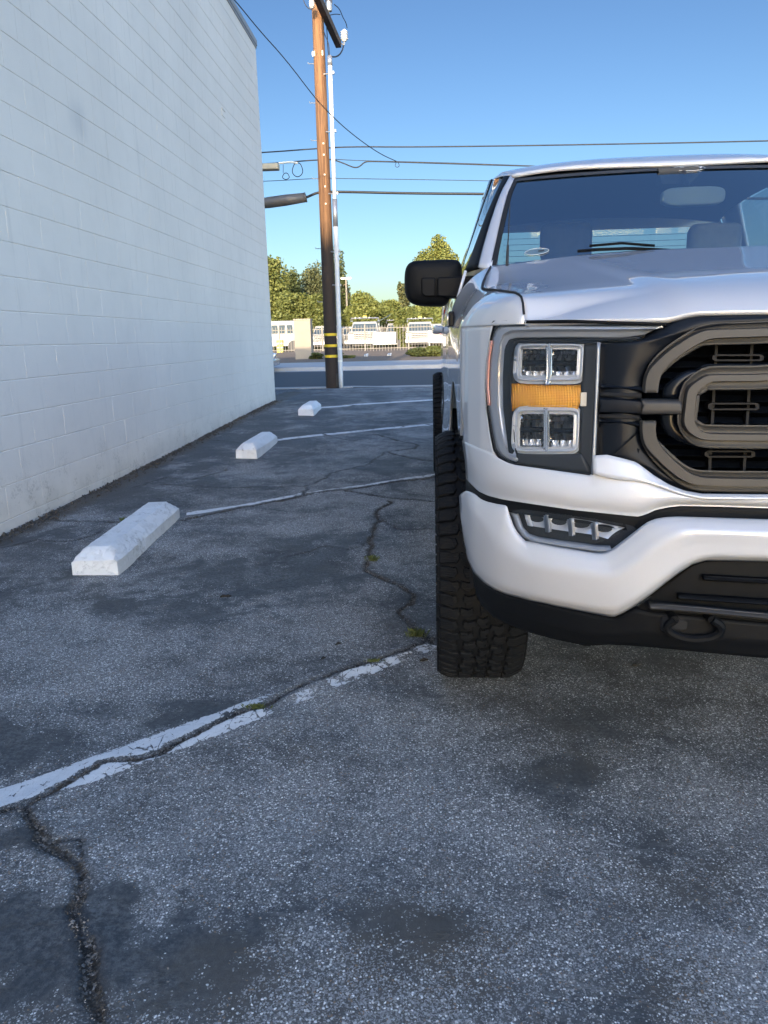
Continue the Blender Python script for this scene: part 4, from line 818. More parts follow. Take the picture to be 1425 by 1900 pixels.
patch("grille_ring", [chaikin(ro, 1), chaikin(ri, 1)], Sg, 160, 18, "graphite_metal", rel=lambda s_, t: bar(t) * np.ones_like(s_), off=-0.010, th=.03, ang=30)
# mesh behind: dark slats, posts and slotted frames
for k in range(13):
    y = 640 + k * 20.5; L = np.array([(1196, y), (1300, y + 1), (1425, y + 3)], float); z_ = float(onS([(1425, y + 3)], Sg, .06)[0][2]); L = np.vstack([L, [CP(z_, Sg, .06)]])
    patch("grille_slat", [L + [0, -1.6], L + [0, 1.6]], Sg, 30, 2, "grille_dark", off=0.06, th=.03, rel=lambda s_, t: 0.003 * math.sin(PI * t))
for k in range(5):
    x = 1330 + 66 * k
    m = MB(); a = onS([(x, 632)], Sg, .05)[0]; b = onS([(x - 14 - k * 2, 886)], Sg, .05)[0]
    m.add([(a[0] - .0028, a[1], a[2]), (a[0] + .0028, a[1], a[2]), (b[0] + .0028, b[1], b[2]), (b[0] - .0028, b[1], b[2]), (a[0] - .0028, a[1] + .02, a[2]), (a[0] + .0028, a[1] + .02, a[2]), (b[0] + .0028, b[1] + .02, b[2]), (b[0] - .0028, b[1] + .02, b[2])],
          [(0, 1, 2, 3), (4, 7, 6, 5), (0, 4, 5, 1), (3, 2, 6, 7), (0, 3, 7, 4), (1, 5, 6, 2)]); PB(m, "grille_post", "post_grey")
for (x0, y0, x1, y1) in ((1322, 657.5, 1417, 670), (1314, 747.5, 1409, 761), (1308, 836, 1401, 849)):
    O = [(x0 + 6, y0), (x1 - 6, y0), (x1, y0 + 3), (x1, y1 - 3), (x1 - 6, y1), (x0 + 6, y1), (x0, y1 - 3), (x0, y0 + 3)]; I = [(x0 + 8, y0 + 3), (x1 - 8, y0 + 3), (x1 - 7, y0 + 4), (x1 - 7, y1 - 4), (x1 - 8, y1 - 3), (x0 + 8, y1 - 3), (x0 + 7, y1 - 4), (x0 + 7, y0 + 4)]
    A = onS(O, Sg, .034); B = onS(I, Sg, .034); mb = MB(); n8 = 8
    V = [tuple(p_) for p_ in A] + [tuple(p_) for p_ in B] + [(a, b + .02, c) for a, b, c in A] + [(a, b + .02, c) for a, b, c in B]; F_ = []
    for q in range(n8): r_ = (q + 1) % n8; F_ += [(q, q + n8, r_ + n8, r_), (q, r_, r_ + 16, q + 16), (q + 8, q + 24, r_ + 24, r_ + 8)]
    mb.add(V, F_); PB(mb, "grille_nostril", "post_grey", smooth=False)
m = MB(); P1 = onS([(1105, 640)], Sg, .14)[0]
m.box(P1[0] - .02, XC, 1.66, 1.72, 0.66, 1.12); PB(m, "radiator_shroud", "void_black")
# oval badge in the middle of the grille
def oval(cx, cy, cz, a, b, th, n=40):
    V = [(cx, cy - th, cz)]; Fc = []
    for q, (f, d) in enumerate(((.8, -th), (.97, -th * .6), (1.0, 0.0))):
        V += [(cx + a * f * math.cos(2 * PI * k / n), cy + d, cz + b * f * math.sin(2 * PI * k / n)) for k in range(n)]
    for k in range(n):
        Fc.append((0, 1 + (k + 1) % n, 1 + k))
        for q in range(2): Fc.append((1 + q * n + k, 1 + q * n + (k + 1) % n, 1 + (q + 1) * n + (k + 1) % n, 1 + (q + 1) * n + k))
    return V, Fc
V, Fc = oval(XC, 1.475, .944, .115, .046, .014); b_ = mesh_obj("grille_badge", V, Fc, "dark_gloss", truck); smooth_angle(b_, 60)
m = MB(); m.tube([(XC + .105 * math.cos(t), 1.461, .944 + .038 * math.sin(t)) for t in np.linspace(0, 2 * PI, 41)], .0022, 6, False); m.build("badge_rim", "step_metal", b_)
def text_obj(name, body, size, mat, parent, mtx, shear=0.0, extrude=0.0005):
    c = bpy.data.curves.new(name + "_c", 'FONT'); c.body = body; c.size = size; c.extrude = extrude; c.shear = shear; c.align_x = 'CENTER'; c.align_y = 'CENTER'; c.resolution_u = 3
    t = bpy.data.objects.new(name + "_t", c); COL.objects.link(t); bpy.context.view_layer.update(); me = bpy.data.meshes.new_from_object(t.evaluated_get(bpy.context.evaluated_depsgraph_get())); bpy.data.objects.remove(t); bpy.data.curves.remove(c)
    me.transform(mtx); me.materials.clear(); me.materials.append(MAT[mat]); o = bpy.data.objects.new(name, me); COL.objects.link(o); o.parent = parent
    off = Vector((0, 0, 0)); r_ = parent
    while r_ is not None: off += r_.location; r_ = r_.parent
    o.location = -off; return o
text_obj("badge_lettering", "Ford", .062, "step_metal", b_, Matrix.Translation((XC, 1.458, .944)) @ Matrix.Rotation(PI / 2, 4, 'X'), .35, .002)

# --- hood (a grid in plan, height falls to the front edge and to the side seam)
sm_Y = [1.655, 1.675, 1.695, 1.745, 1.82, 2.00, 2.36, 2.62, 2.86]
sm_X = [0.2045, 0.2045, 0.2040, 0.198, 0.191, 0.177, 0.163, 0.188, 0.228]
sm_Z = [1.110, 1.135, 1.155, 1.170, 1.178, 1.193, 1.224, 1.270, 1.330]
def seamX(y): return hermite(y, sm_Y, sm_X)
def seamZ(y): return hermite(y, sm_Y, sm_Z)
def hoodfront(u):          # lower front edge of the hood (y, z)
    fe = onS([(974, 593), (1100, 593), (1200, 592), (1237, 591), (1260, 585), (1279, 580), (1300, 578), (1425, 576)] + [CP(1.115)], Sg, 0.0)
    uu = XC - fe[:, 0]; o_ = np.argsort(uu); return np.interp(u, uu[o_], fe[:, 1][o_]), np.interp(u, uu[o_], fe[:, 2][o_])
NU, NY = 90, 70
V = []
FU = np.linspace(0, 1.02, 120); HY, HZ = hoodfront(FU)
for i in range(NY):
    q = (i / (NY - 1)) ** 1.7
    for j in range(NU):
        w = j / (NU - 1); ue = 0.895; y = 2.0
        for _ in range(6):                                     # edge position follows the seam at this depth
            u = ue * w; fy = float(np.interp(u, FU, HY)); fz = float(np.interp(u, FU, HZ)); back = 2.86 - 0.12 * (1 - min(1, u / .87) ** 2); y = fy + (back - fy) * q; ue = XC - float(seamX(y))
        u = ue * w; nose = (1 - math.exp(-q * 16)) * 0.055
        z = fz + nose + (1.348 - fz - 0.055) * q ** 1.15
        z += 0.010 / (1 + math.exp((u - .52) * 14)) * min(1, q * 4)
        zs = float(seamZ(y)); k = min(1, max(0, (w - .62) / .38)); k2 = k * k; z = z * (1 - k2) + zs * k2
        V.append((XC - u, y, z))
Fc = grid_faces(NY, NU); hood = finish("hood", V, Fc, "truck_paint", both='merge', th=0.012, ang=50)[0]
pts = [(XC - u, float(hoodfront(np.array(u))[0]) + .045, float(hoodfront(np.array(u))[1]) - .002) for u in np.linspace(.90, 0, 40)]
V = [(a, b, c - .006) for a, b, c in pts] + [(a, b, c + .004) for a, b, c in pts]
finish("hood_gap_seal", V, grid_faces(2, 40), "void_black", both='merge')

m = MB(); ysm = list(np.linspace(1.665, 2.84, 60)); m.tube([(float(seamX(y)) - .001, y - .001, float(seamZ(y)) + .0015) for y in ysm], .0026, 6); PB(m, "hood_seam", "void_black")
# --- front fenders
def sideX(y, z):     # body side: distance from the centre line
    base = np.interp(y, [1.95, 2.1, 2.9, 3.6, 5.2, 6.2, 7.3], [1.018, 1.022, 1.028, 1.036, 1.022, 1.005, .965])
    prof = np.interp(z, [.40, .52, .62, .74, .84, .95, 1.04, 1.10, 1.20, 1.28], [-.03, -.004, .004, -.008, -.006, 0, -.001, -.002, -.004, -.006]); return base + prof + .0035 * np.sin(np.asarray(y) * 5.2 + 1) * np.clip((np.asarray(y) - 3) * 2, 0, 1)
def archz(y, yc, r=0.51): d = abs(y - yc); return math.sqrt(max(0, r * r - d * d)) + 0.43 if d < r else 0.0
def us_at(y): return float(np.interp(y - .02, YU, UU)) if y < 1.96 else float(sideX(y, .95))
def fpoint(y, k, zb):
    Sx = float(seamX(y)); Sz = float(seamZ(y)); us = us_at(y); uo = XC - Sx; zsh = Sz - 0.19 * min(1, max(.25, (us - uo) / .09)); zsh = max(zsh, 1.1035 if y < 1.985 else 1.1035 - (y - 1.985) * .6)
    L1 = max(0.0005, zsh - zb); L2 = 0.06 + abs(us - uo) * .8; T = L1 + L2; d = k * T
    if d <= L1: return (XC - us, y, zb + d)
    w_ = (d - L1) / L2; a = w_ * PI / 2; e_ = max(0, math.cos(a)) ** .85; g_ = max(0, math.sin(a)) ** .85
    return (XC - (uo + (us - uo) * (.55 * e_ + .45 * (1 - w_))), y, zsh + (Sz - zsh) * (.55 * g_ + .45 * w_))
V = []; ysn = list(np.linspace(1.655, 1.98, 22)) + list(np.linspace(2.0, 2.95, 50)); K = 30
for y in ysn:
    zb = 1.103 if y < 1.985 else max(archz(y, YF), .82 if y < 2.1 else .50)
    for k in range(K): V.append(fpoint(y, k / (K - 1), zb))
Fc = grid_faces(len(ysn), K)
# front face beside the lamp, from its outer edge round to the wheel arch
edge = onS([(916, 597), (909, 625), (903, 668), (900, 713), (902, 757), (908, 803), (914, 834), (916, 840)], S_hl); k0 = len(V); zr = np.linspace(1.103, .806, 26)
for z in zr:
    o_ = np.argsort(edge[:, 2]); ue = XC - np.interp(z, edge[o_, 2], edge[o_, 0])
    yend = 1.98 + max(0, (.94 - z)) * 0.28
    ue_y = float(S_up(np.array(ue), np.array(z)))
    for j in range(26):
        t = j / 25; y = ue_y + (yend - ue_y) * t; yy = y - 0.10 * (z - .85); u = float(np.interp(yy, YU, UU)) if y < 1.96 else float(sideX(y, z)); u = max(u, ue) if j else ue
        V.append((XC - u, y, z))
Fc += grid_faces(26, 26, k0)
finish("fender", V, Fc, "truck_paint", both='two', th=0.008, ang=50)
# wheels: tyre, tread blocks, rim
def wheel(xo, yc, zc, label=None):
    """xo = outer face of the tyre (left side of the picture); the wheel is built for both sides of the axle"""
    W = 0.262; R = TR; KV = W / .285
    prof = [(R * .60, .035), (R * .66, .012), (R * .78, .002), (R * .88, .004), (R * .95, .016), (R * .972, .035), (R * .975, .08), (R * .977, W / 2), (R * .975, W - .08), (R * .972, W - .035), (R * .95, W - .016), (R * .88, W - .004), (R * .78, W - .002), (R * .66, W - .012), (R * .60, W - .035)]
    m = MB(); m.lathe(prof, (xo, yc, zc), 'X', 72); m.f = [f[::-1] for f in m.f]; t_ = PB(m, "tyre", "tyre_rubber", ang=60)
    # tread blocks laid out on the unrolled tread: (along the tread, across it)
    rt = random.Random(3); blocks = []; N = 62; ps = 2 * PI * R / N
    def ridge(v): return math.sin(v * 2 * PI / ps) * 0
    for i in range(N):
        s0 = i * ps
        for side in (0, 1):                                    # shoulder blocks with side lugs
            lg = 0.0 if i % 2 else 0.008; a = .002; b = .064 - (0.007 if i % 2 else 0)
            P = [(s0 + .0035, a), (s0 + .0035, .034), (s0 + .0075, .044), (s0 + .0055, b), (s0 + ps * .55, b + .006), (s0 + ps - .0035, b - .003), (s0 + ps - .0015, .040), (s0 + ps - .0035, a)]
            if side: P = [(s + ps * .5, 0.285 - v) for s, v in P][::-1]
            blocks.append((P, lg, side))
        zig = .006 if i % 2 else -.004
        P = [(s0 + .004, .074 + zig), (s0 + .010, .094), (s0 + .004, .112 + zig), (s0 + ps * .5, .118 + zig), (s0 + ps * .62, .108), (s0 + ps - .003, .104 + zig), (s0 + ps - .001, .086), (s0 + ps * .55, .071 + zig)]
        blocks.append((P, 0, 2)); blocks.append(([(s + ps * .35, 0.285 - v) for s, v in P][::-1], 0, 2))
        P = [(s0 + .003, .126 + zig), (s0 + .011, .140), (s0 + .003, .158 + zig * .5), (s0 + ps * .45, .162 + zig * .3), (s0 + ps * .60, .150), (s0 + ps - .004, .155), (s0 + ps - .001, .135), (s0 + ps * .5, .124 + zig)]
        blocks.append(([(s + ps * .7, v) for s, v in P], 0, 2))
    m = MB()
    def on_tyre(s, v, r):
        v = v * KV; e = min(v, W - v); rr = r - max(0, .045 - e) ** 2 * 9.0; a = s / R; return (xo + v, yc + rr * math.cos(a), zc + rr * math.sin(a))
    for P, lg, side in blocks:
        n = len(P); cs = sum(p[0] for p in P) / n; cv = sum(p[1] for p in P) / n
        top = [(cs + (s - cs) * .93, cv + (v - cv) * .95) for s, v in P]
        V = [on_tyre(s, v, R - .014) for s, v in P] + [on_tyre(s, v, R - .0015) for s, v in top] + [on_tyre(s, v, R) for s, v in [(cs + (a - cs) * .86, cv + (b - cv) * .9) for a, b in top]]
        F_ = [tuple(range(2 * n, 3 * n))] + [(i, (i + 1) % n, (i + 1) % n + n, i + n) for i in range(n)] + [(i + n, (i + 1) % n + n, (i + 1) % n + 2 * n, i + 2 * n) for i in range(n)]
        if side == 1 or side == 2 and cv > W * .6: pass
        m.add(V, F_)
        if side < 2:                                           # lug down the sidewall
            e = 0 if side == 0 else W; sg = 1 if side == 0 else -1; s0 = min(p[0] for p in P); s1 = max(p[0] for p in P); r1 = R * (.885 if lg else .91); d = .007
            def Q(s, r, o): a = s / R; return (xo + e - sg * o + sg * .004, yc + r * math.cos(a), zc + r * math.sin(a))
            V = [Q(s0, R - .018, .002), Q(s1, R - .018, .002), Q(s1, r1, .001), Q(s0, r1, .001), Q(s0 + .002, R - .02, d), Q(s1 - .002, R - .02, d), Q(s1 - .003, r1 + .006, d * .8), Q(s0 + .003, r1 + .006, d * .8)]
            m.add(V, [(4, 5, 6, 7), (0, 4, 7, 3), (1, 2, 6, 5), (3, 7, 6, 2), (0, 1, 5, 4)])
    tb = []
    for k in range(2):
        v, f = (m.v, m.f) if k == 0 else ([(2 * XC - a, b, c) for a, b, c in m.v], [g[::-1] for g in m.f])
        o = mesh_obj("tread", v, f, "tread_rubber", t_[k]); bm = bmesh.new(); bm.from_mesh(o.data); bmesh.ops.recalc_face_normals(bm, faces=bm.faces); bm.to_mesh(o.data); bm.free(); o["kind"] = "stuff"
    m = MB(); m.lathe([(R * .60, .036), (R * .615, .030), (R * .60, .022), (R * .56, .03), (R * .54, .08), (R * .54, .22), (R * .60, .25)], (xo, yc, zc), 'X', 48); rm = PB(m, "rim", "alloy_dark", ang=40)
    m = MB()
    for k in range(6):
        a = k * PI / 3
        for r0, r1, w0, w1 in ((.03, R * .58, .040, .026),):
            c_, s_ = math.cos(a), math.sin(a); V = []
            for x in (.045, .09):
                for (r_, w) in ((r0, w0), (r1, w1)):
                    for sg in (-1, 1): V.append((xo + x - (.0 if r_ > .1 else -.012), yc + r_ * c_ - sg * w * s_, zc + r_ * s_ + sg * w * c_))
            m.add(V, [(0, 1, 3, 2), (4, 6, 7, 5), (0, 2, 6, 4), (1, 5, 7, 3), (2, 3, 7, 6)])
    m.lathe([(0.0001, .05), (.055, .05), (.065, .06), (.065, .12)], (xo, yc, zc), 'X', 20); PB(m, "hub", "alloy_dark", ang=40, parent=truck)
wheel(0.018, YF, TR + float(G(.15, YF))); wheel(0.026, YR, TR + float(G(.15, YR)))
for yc in (YF, YR):                                            # wheel wells and the bits behind
    m = MB(); m.lathe([(.525, .012), (.53, .42), (.30, .43)], (XC - 1.01, yc, .43), 'X', 40, -.02, PI + .02); PB(m, "wheel_liner", "void_black", ang=60)
m = MB(); m.tube([(XC - .86, YF + .30, .55), (XC - .86, YF + .22, .95)], .03, 8); m.box(XC - .96, XC - .88, YF + .40, YF + .44, .50, .86); PB(m, "inner_bracket", "steel_grey")
m = MB(); m.box(XC - .78, XC + .78, 2.0, 7.2, .36, .62); m.build("chassis", "black_plastic", truck)
m = MB(); m.tube([(XC - .7, YF, .40), (XC + .7, YF, .40)], .05, 10); m.tube([(XC - .7, YR, .42), (XC + .7, YR, .42)], .06, 10); m.build("axle", "black_plastic", truck)

# body side below the windows: door, rear door, bed side
def sec(y, z0, z1, ub=.965, n=14):
    out = []
    for k in range(n):
        t = k / (n - 1); z = z0 + (z1 - z0) * t; u = float(sideX(y, z)); r = max(0, (z - (z1 - .26)) / .26); u = u - (u - ub) * r ** 1.45; out.append((XC - u, y, z))
    return out
def side_panel(name, ya, yb, z0, z1, parent=None, arch=None, n=14, ub=.965, z1b=None):
    V = []; ys_ = np.linspace(ya, yb, 26)
    for y in ys_:
        zb = z0
        if arch: zb = max(z0, archz(y, arch) if archz(y, arch) else 0)
        V += sec(y, zb, z1 + ((z1b or z1) - z1) * (y - ya) / (yb - ya), ub, n)
    return finish(name, V, grid_faces(26, n), "truck_paint", both='two', th=.01, parent=parent, ang=50)
d1 = side_panel("front_door", 2.956, 4.02, .50, 1.325, z1b=1.345)
d2 = side_panel("rear_door", 4.026, 5.04, .50, 1.345, z1b=1.355)
side_panel("cab_corner", 5.046, 5.17, .50, 1.355)
side_panel("bed_side", 5.19, 7.32, .52, 1.40, arch=YR, ub=1.0)
m = MB(); m.box(XC - .99, XC - .95, 2.95, 5.17, .42, .50); PB(m, "rocker_panel", "black_plastic")
m = MB(); m.box(XC - .95, XC - .90, 5.19, 7.30, .75, 1.39); m.box(XC - .95, XC, 5.19, 5.24, .60, 1.38); m.box(XC - .95, XC, 5.19, 7.3, .60, .66); PB(m, "bed_liner", "black_plastic")
m = MB(); m.box(XC - .955, XC + .955, 7.27, 7.33, .60, 1.39); m.build("tailgate", "truck_paint", truck)
m = MB(); m.box(XC - .962, XC - .85, 7.22, 7.345, .90, 1.33); PB(m, "tail_light", "sign_red")
m = MB(); m.box(XC - .95, XC + .95, 7.33, 7.50, .46, .62); bevel(m.build("rear_bumper", "chrome", truck), .02)
for dd, yh in ((d1, 3.88), (d2, 4.90)):
    m = MB(); xs_ = XC - 1.030; m.tube([(xs_, yh - .11, 1.115), (xs_ - .028, yh - .09, 1.118), (xs_ - .036, yh, 1.12), (xs_ - .028, yh + .09, 1.118), (xs_, yh + .11, 1.115)], [.014, .019, .020, .019, .014], 12); PB(m, "door_handle", "truck_paint", dd)
m = MB(); m.box(XC - 1.034, XC - 1.015, 2.62, 2.90, 1.115, 1.165); fb = PB(m, "fender_badge", "dark_gloss", bev=.004)
text_obj("badge_lettering", "F-150", .045, "step_metal", fb[0], Matrix.Translation((XC - 1.035, 2.76, 1.14)) @ Matrix.Rotation(-PI / 2, 4, 'Z') @ Matrix.Rotation(PI / 2, 4, 'X'), 0, .001)
# running board
m = MB(); m.box(XC - 1.045, XC - .90, 3.02, 5.00, .385, .425); rbd = PB(m, "running_board", "step_metal", bev=.008)
m = MB()
for k in range(60): y = 3.05 + k * .032; m.box(XC - 1.035, XC - .93, y, y + .014, .4255, .431)
q_ = PB(m, "step_tread", "black_plastic", rbd)
# greenhouse
A_in = [(.868, 2.90, 1.330), (.845, 3.02, 1.40), (.800, 3.24, 1.545), (.755, 3.44, 1.672), (.708, 3.61, 1.765)]
A_out = [(.915, 2.965, 1.335), (.890, 3.09, 1.415), (.838, 3.30, 1.56), (.785, 3.50, 1.69), (.722, 3.68, 1.795)]
A_drf = [(.958, 3.10, 1.330), (.925, 3.20, 1.410), (.865, 3.38, 1.56), (.805, 3.57, 1.69), (.745, 3.78, 1.81)]
def loft3(name, rows, mat, n=24, m=4, both='two', th=.01, parent=None, bulge=0.0, ang=50):
    R = [resample(chaikin(np.array(r_, float), 2), n) for r_ in rows]; V = []
    tot = (len(R) - 1) * m
    for i in range(len(R) - 1):
        for k in range(m + (i == len(R) - 2)):
            t = k / m; Q = R[i] * (1 - t) + R[i + 1] * t; b = math.sin(PI * (i * m + k) / tot) * bulge; V += [(XC - q[0] - b, q[1] - b * .5, q[2]) for q in Q]
    return finish(name, V, grid_faces(tot + 1, n), mat, parent, both, th, True, ang)
loft3("windshield_pillar", [A_in, A_out], "truck_paint", bulge=.012)
loft3("window_frame", [A_out, A_drf], "black_plastic", bulge=.006)
rail_t = [(.722, 3.68, 1.795), (.742, 3.90, 1.855), (.752, 4.3, 1.895), (.750, 4.75, 1.89), (.745, 5.05, 1.86), (.74, 5.16, 1.80)]
rail_b = [(.745, 3.78, 1.81), (.775, 3.95, 1.835), (.79, 4.3, 1.86), (.79, 4.75, 1.85), (.785, 5.03, 1.81), (.785, 5.12, 1.76)]
loft3("roof_rail", [rail_t, rail_b], "truck_paint", n=40, bulge=.006)
# roof
V = []; yr = np.linspace(0, 1, 30)
for i in range(30):
    for j in range(30):
        w = j / 29; ue = float(np.interp(yr[i], [0, .1, .3, 1], [.714, .735, .752, .742])); u = ue * w; y0 = 3.55 + (.125) * w ** 2; y = y0 + (5.16 - y0) * yr[i]
        zc = float(hermite(y, [3.5, 3.62, 3.85, 4.3, 4.8, 5.05, 5.16], [1.770, 1.822, 1.888, 1.930, 1.920, 1.885, 1.84])); ze = float(np.interp(y, [3.55, 3.68, 3.90, 4.3, 4.75, 5.05, 5.16], [1.765, 1.795, 1.855, 1.895, 1.89, 1.86, 1.80]))
        f = 1 - (1 - w ** 3.0); V.append((XC - u, y, zc * (1 - f) + ze * f))
finish("roof", V, grid_faces(30, 30), "truck_paint", both='merge', th=.015, ang=60)
# windshield and other glass
V = []
for i in range(20):
    t = i / 19; side = resample(np.array([(.872, 2.895, 1.318)] + A_in[1:]), 20)[i]; yc = 2.77 + (3.545 - 2.77) * t; zc = 1.300 + (1.775 - 1.300) * t + .012 * math.sin(PI * t)
    for j in range(24): w = j / 23; V.append((XC - side[0] * w, yc + (side[1] - yc) * w ** 2.2, zc + (side[2] - zc) * w ** 2))
wsg = finish("windshield", V, grid_faces(20, 24), "windshield_glass", both='merge', ang=80)[0]
band = [(V[19 * 24 + j][0], V[19 * 24 + j][1] - .004, V[19 * 24 + j][2]) for j in range(24)] + [(V[18 * 24 + j][0], V[18 * 24 + j][1] - .004, V[18 * 24 + j][2] + .003) for j in range(24)]
finish("windshield_trim", band, grid_faces(2, 24), "dash_plastic", both='merge', parent=wsg)
sb_ = []
for i in range(20): q = V[i * 24 + 23]; q2 = V[i * 24 + 22]; sb_ += [(q[0] - .004, q[1] - .003, q[2] + .003), (q[0] + (q2[0] - q[0]) * .45, q[1] - .005, q[2] + .002)]
finish("windshield_trim", sb_, grid_faces(20, 2), "void_black", both='two', parent=[wsg, wsg])
m = MB(); m.box(XC - .9, XC, 2.74, 3.0, 1.25, 1.262)
cw = [(XC - .87 * w, 2.83 + .07 * w ** 2 - .07, 1.325 + .0 * w) for w in np.linspace(0, 1, 20)]
V2 = [(a, b - .02, c - .01) for a, b, c in cw] + [(a, b + .05, c - .02) for a, b, c in cw]
finish("cowl", V2, grid_faces(2, 20), "black_plastic", both='merge', th=.02)
win1 = [[(.958, 3.14, 1.335), (.955, 3.5, 1.343), (.955, 3.98, 1.350)], [(.745, 3.81, 1.805), (.775, 3.92, 1.828), (.785, 3.98, 1.832)]]
w1 = loft3("side_window", win1, "tinted_glass", n=16, th=0, parent=d1)
w2_ = loft3("side_window", [[(.955, 4.08, 1.352), (.955, 4.5, 1.356), (.952, 4.98, 1.360)], [(.79, 4.08, 1.852), (.79, 4.5, 1.852), (.787, 4.90, 1.825)]], "tinted_glass", n=16, th=0, parent=d2)
loft3("center_pillar", [[(.957, 3.985, 1.345), (.87, 3.985, 1.6), (.785, 3.985, 1.84)], [(.957, 4.075, 1.345), (.872, 4.075, 1.6), (.79, 4.075, 1.85)]], "dark_gloss", n=14, th=.02)
loft3("rear_pillar", [[(.955, 4.99, 1.355), (.87, 4.95, 1.6), (.785, 4.91, 1.83)], [(.95, 5.17, 1.355), (.865, 5.15, 1.6), (.77, 5.13, 1.80)]], "truck_paint", n=14, th=.02)
m = MB(); m.add([(XC - .95, 5.17, .6), (XC + .95, 5.17, .6), (XC + .95, 5.17, 1.36), (XC - .95, 5.17, 1.36)], [(0, 1, 2, 3)])
for sx in (-1, 1): m.add([(XC + sx * .95, 5.17, 1.36), (XC + sx * .74, 5.15, 1.80), (XC + sx * .63, 5.15, 1.73), (XC + sx * .66, 5.17, 1.40)], [(0, 1, 2, 3)])
m.add([(XC - .95, 5.17, 1.36), (XC + .95, 5.17, 1.36), (XC + .66, 5.17, 1.40), (XC - .66, 5.17, 1.40)], [(0, 1, 2, 3)]); m.add([(XC - .74, 5.15, 1.80), (XC + .74, 5.15, 1.80), (XC + .63, 5.15, 1.73), (XC - .63, 5.15, 1.73)], [(0, 3, 2, 1)])
m.add([(XC - .74, 5.15, 1.80), (XC + .74, 5.15, 1.80), (XC + .66, 5.15, 1.86), (XC - .66, 5.15, 1.86)], [(0, 1, 2, 3)])
solid(m.build("cab_back", "truck_paint", truck), .02)
m = MB(); m.add([(XC - .66, 5.165, 1.40), (XC + .66, 5.165, 1.40), (XC + .63, 5.145, 1.73), (XC - .63, 5.145, 1.73)], [(0, 1, 2, 3)]); rw = m.build("rear_window", "light_glass", truck)
m = MB()
for k in range(8): z = 1.44 + k * .036; m.tube([(XC - .61, 5.158, z), (XC + .61, 5.158, z)], .0014, 4)
m.build("defroster_line", "grit_dark", rw)
# interior
m = MB(); m.prism([(2.84, 1.285), (2.95, 1.305), (3.20, 1.30), (3.30, 1.25), (3.34, 1.10), (3.30, .8), (2.9, .8)], 'X', XC - .88, XC + .88); smooth_angle(m.build("dashboard", "dash_plastic", truck), 30)
m = MB(); m.box(XC - .9, XC + .9, 2.9, 5.15, .58, .62); m.build("cab_floor", "dash_plastic", truck)
V = []
for i in range(12):
    for j in range(12): u = -.74 + 1.48 * j / 11; y = 3.62 + 1.5 * i / 11; V.append((XC + u, y, 1.80 + .08 * math.sin(PI * i / 11) ** .5 - .05 * (u / .74) ** 2))
mesh_obj("headliner", V, grid_faces(12, 12), "dash_plastic", truck, True)
def seat(x, y, w, zt, mat, hy=.0, name="front_seat"):
    m = MB(); m.prism([(y, .75), (y - .5, .78), (y - .52, .88), (y - .04, .92), (y + .06, zt - .02), (y + .12, zt), (y + .18, zt - .03), (y + .12, .75)], 'X', x - w / 2, x + w / 2); o = m.build(name, mat, truck); bevel(o, .04, 3); smooth_angle(o, 60)
    m = MB(); m.box(x - .135, x + .135, y + .06 + hy, y + .16 + hy, zt + .05, zt + .25); h = m.build("headrest", mat, o); bevel(h, .045, 4); smooth_angle(h, 60)
    m = MB(); [m.tube([(x + dx, y + .11 + hy, zt - .03), (x + dx, y + .11 + hy, zt + .08)], .007, 6) for dx in (-.06, .06)]; m.build("headrest_post", "step_metal", o)
seat(XC - .38, 4.05, .50, 1.40, "seat_cloth"); seat(XC + .38, 4.05, .50, 1.37, "seat_light"); seat(XC - .45, 4.85, .5, 1.28, "seat_cloth", name="rear_seat"); seat(XC + .42, 4.85, .5, 1.29, "seat_cloth", name="rear_seat")
m = MB(); cs_ = (XC + .38, 3.52, 1.20); ring = [(cs_[0] + .185 * math.cos(t), cs_[1] + .185 * math.sin(t) * .35, cs_[2] + .185 * math.sin(t) * .93) for t in np.linspace(0, 2 * PI, 33)]; m.tube(ring, .016, 8, False)
for t in (0, PI, 1.5 * PI): m.tube([cs_, (cs_[0] + .18 * math.cos(t), cs_[1] + .06 * math.sin(t), cs_[2] + .17 * math.sin(t))], .018, 6)
m.tube([cs_, (cs_[0], cs_[1] - .3, cs_[2] - .12)], .03, 8); m.build("steering_wheel", "dash_plastic", truck)
ml, mr = atY(1226, 352, 3.40), atY(1346, 352, 3.40); mb_ = atY(1286, 380, 3.40); zc = (ml.z + mb_.z) / 2; hx = (mr.x - ml.x) / 2; cx = (ml.x + mr.x) / 2; hz = abs(atY(1286, 345, 3.40).z - mb_.z) / 2
pl = [(cx + hx * .98 * math.copysign(abs(math.cos(t)) ** .45, math.cos(t)), zc + hz * math.copysign(abs(math.sin(t)) ** .6, math.sin(t))) for t in np.linspace(0, 2 * PI, 33)[:-1]]
m = MB(); m.prism([(a, b) for a, b in pl], 'Y', 3.38, 3.42); rvm = m.build("rearview_mirror", "mirror_back", truck); bevel(rvm, .008, 2)
m = MB(); m.tube([(cx, 3.40, zc + .01), (cx - .02, 3.42, zc + .05), (cx - .012, 3.50, 1.745)], .012, 8); m.build("mirror_stem", "dash_plastic", rvm)
m = MB(); m.prism([(cx - .10, 1.70), (cx + .02, 1.70), (cx + .06, 1.74), (cx + .05, 1.765), (cx - .12, 1.765)], 'Y', 3.50, 3.57); m.build("sensor_cover", "dash_plastic", wsg)
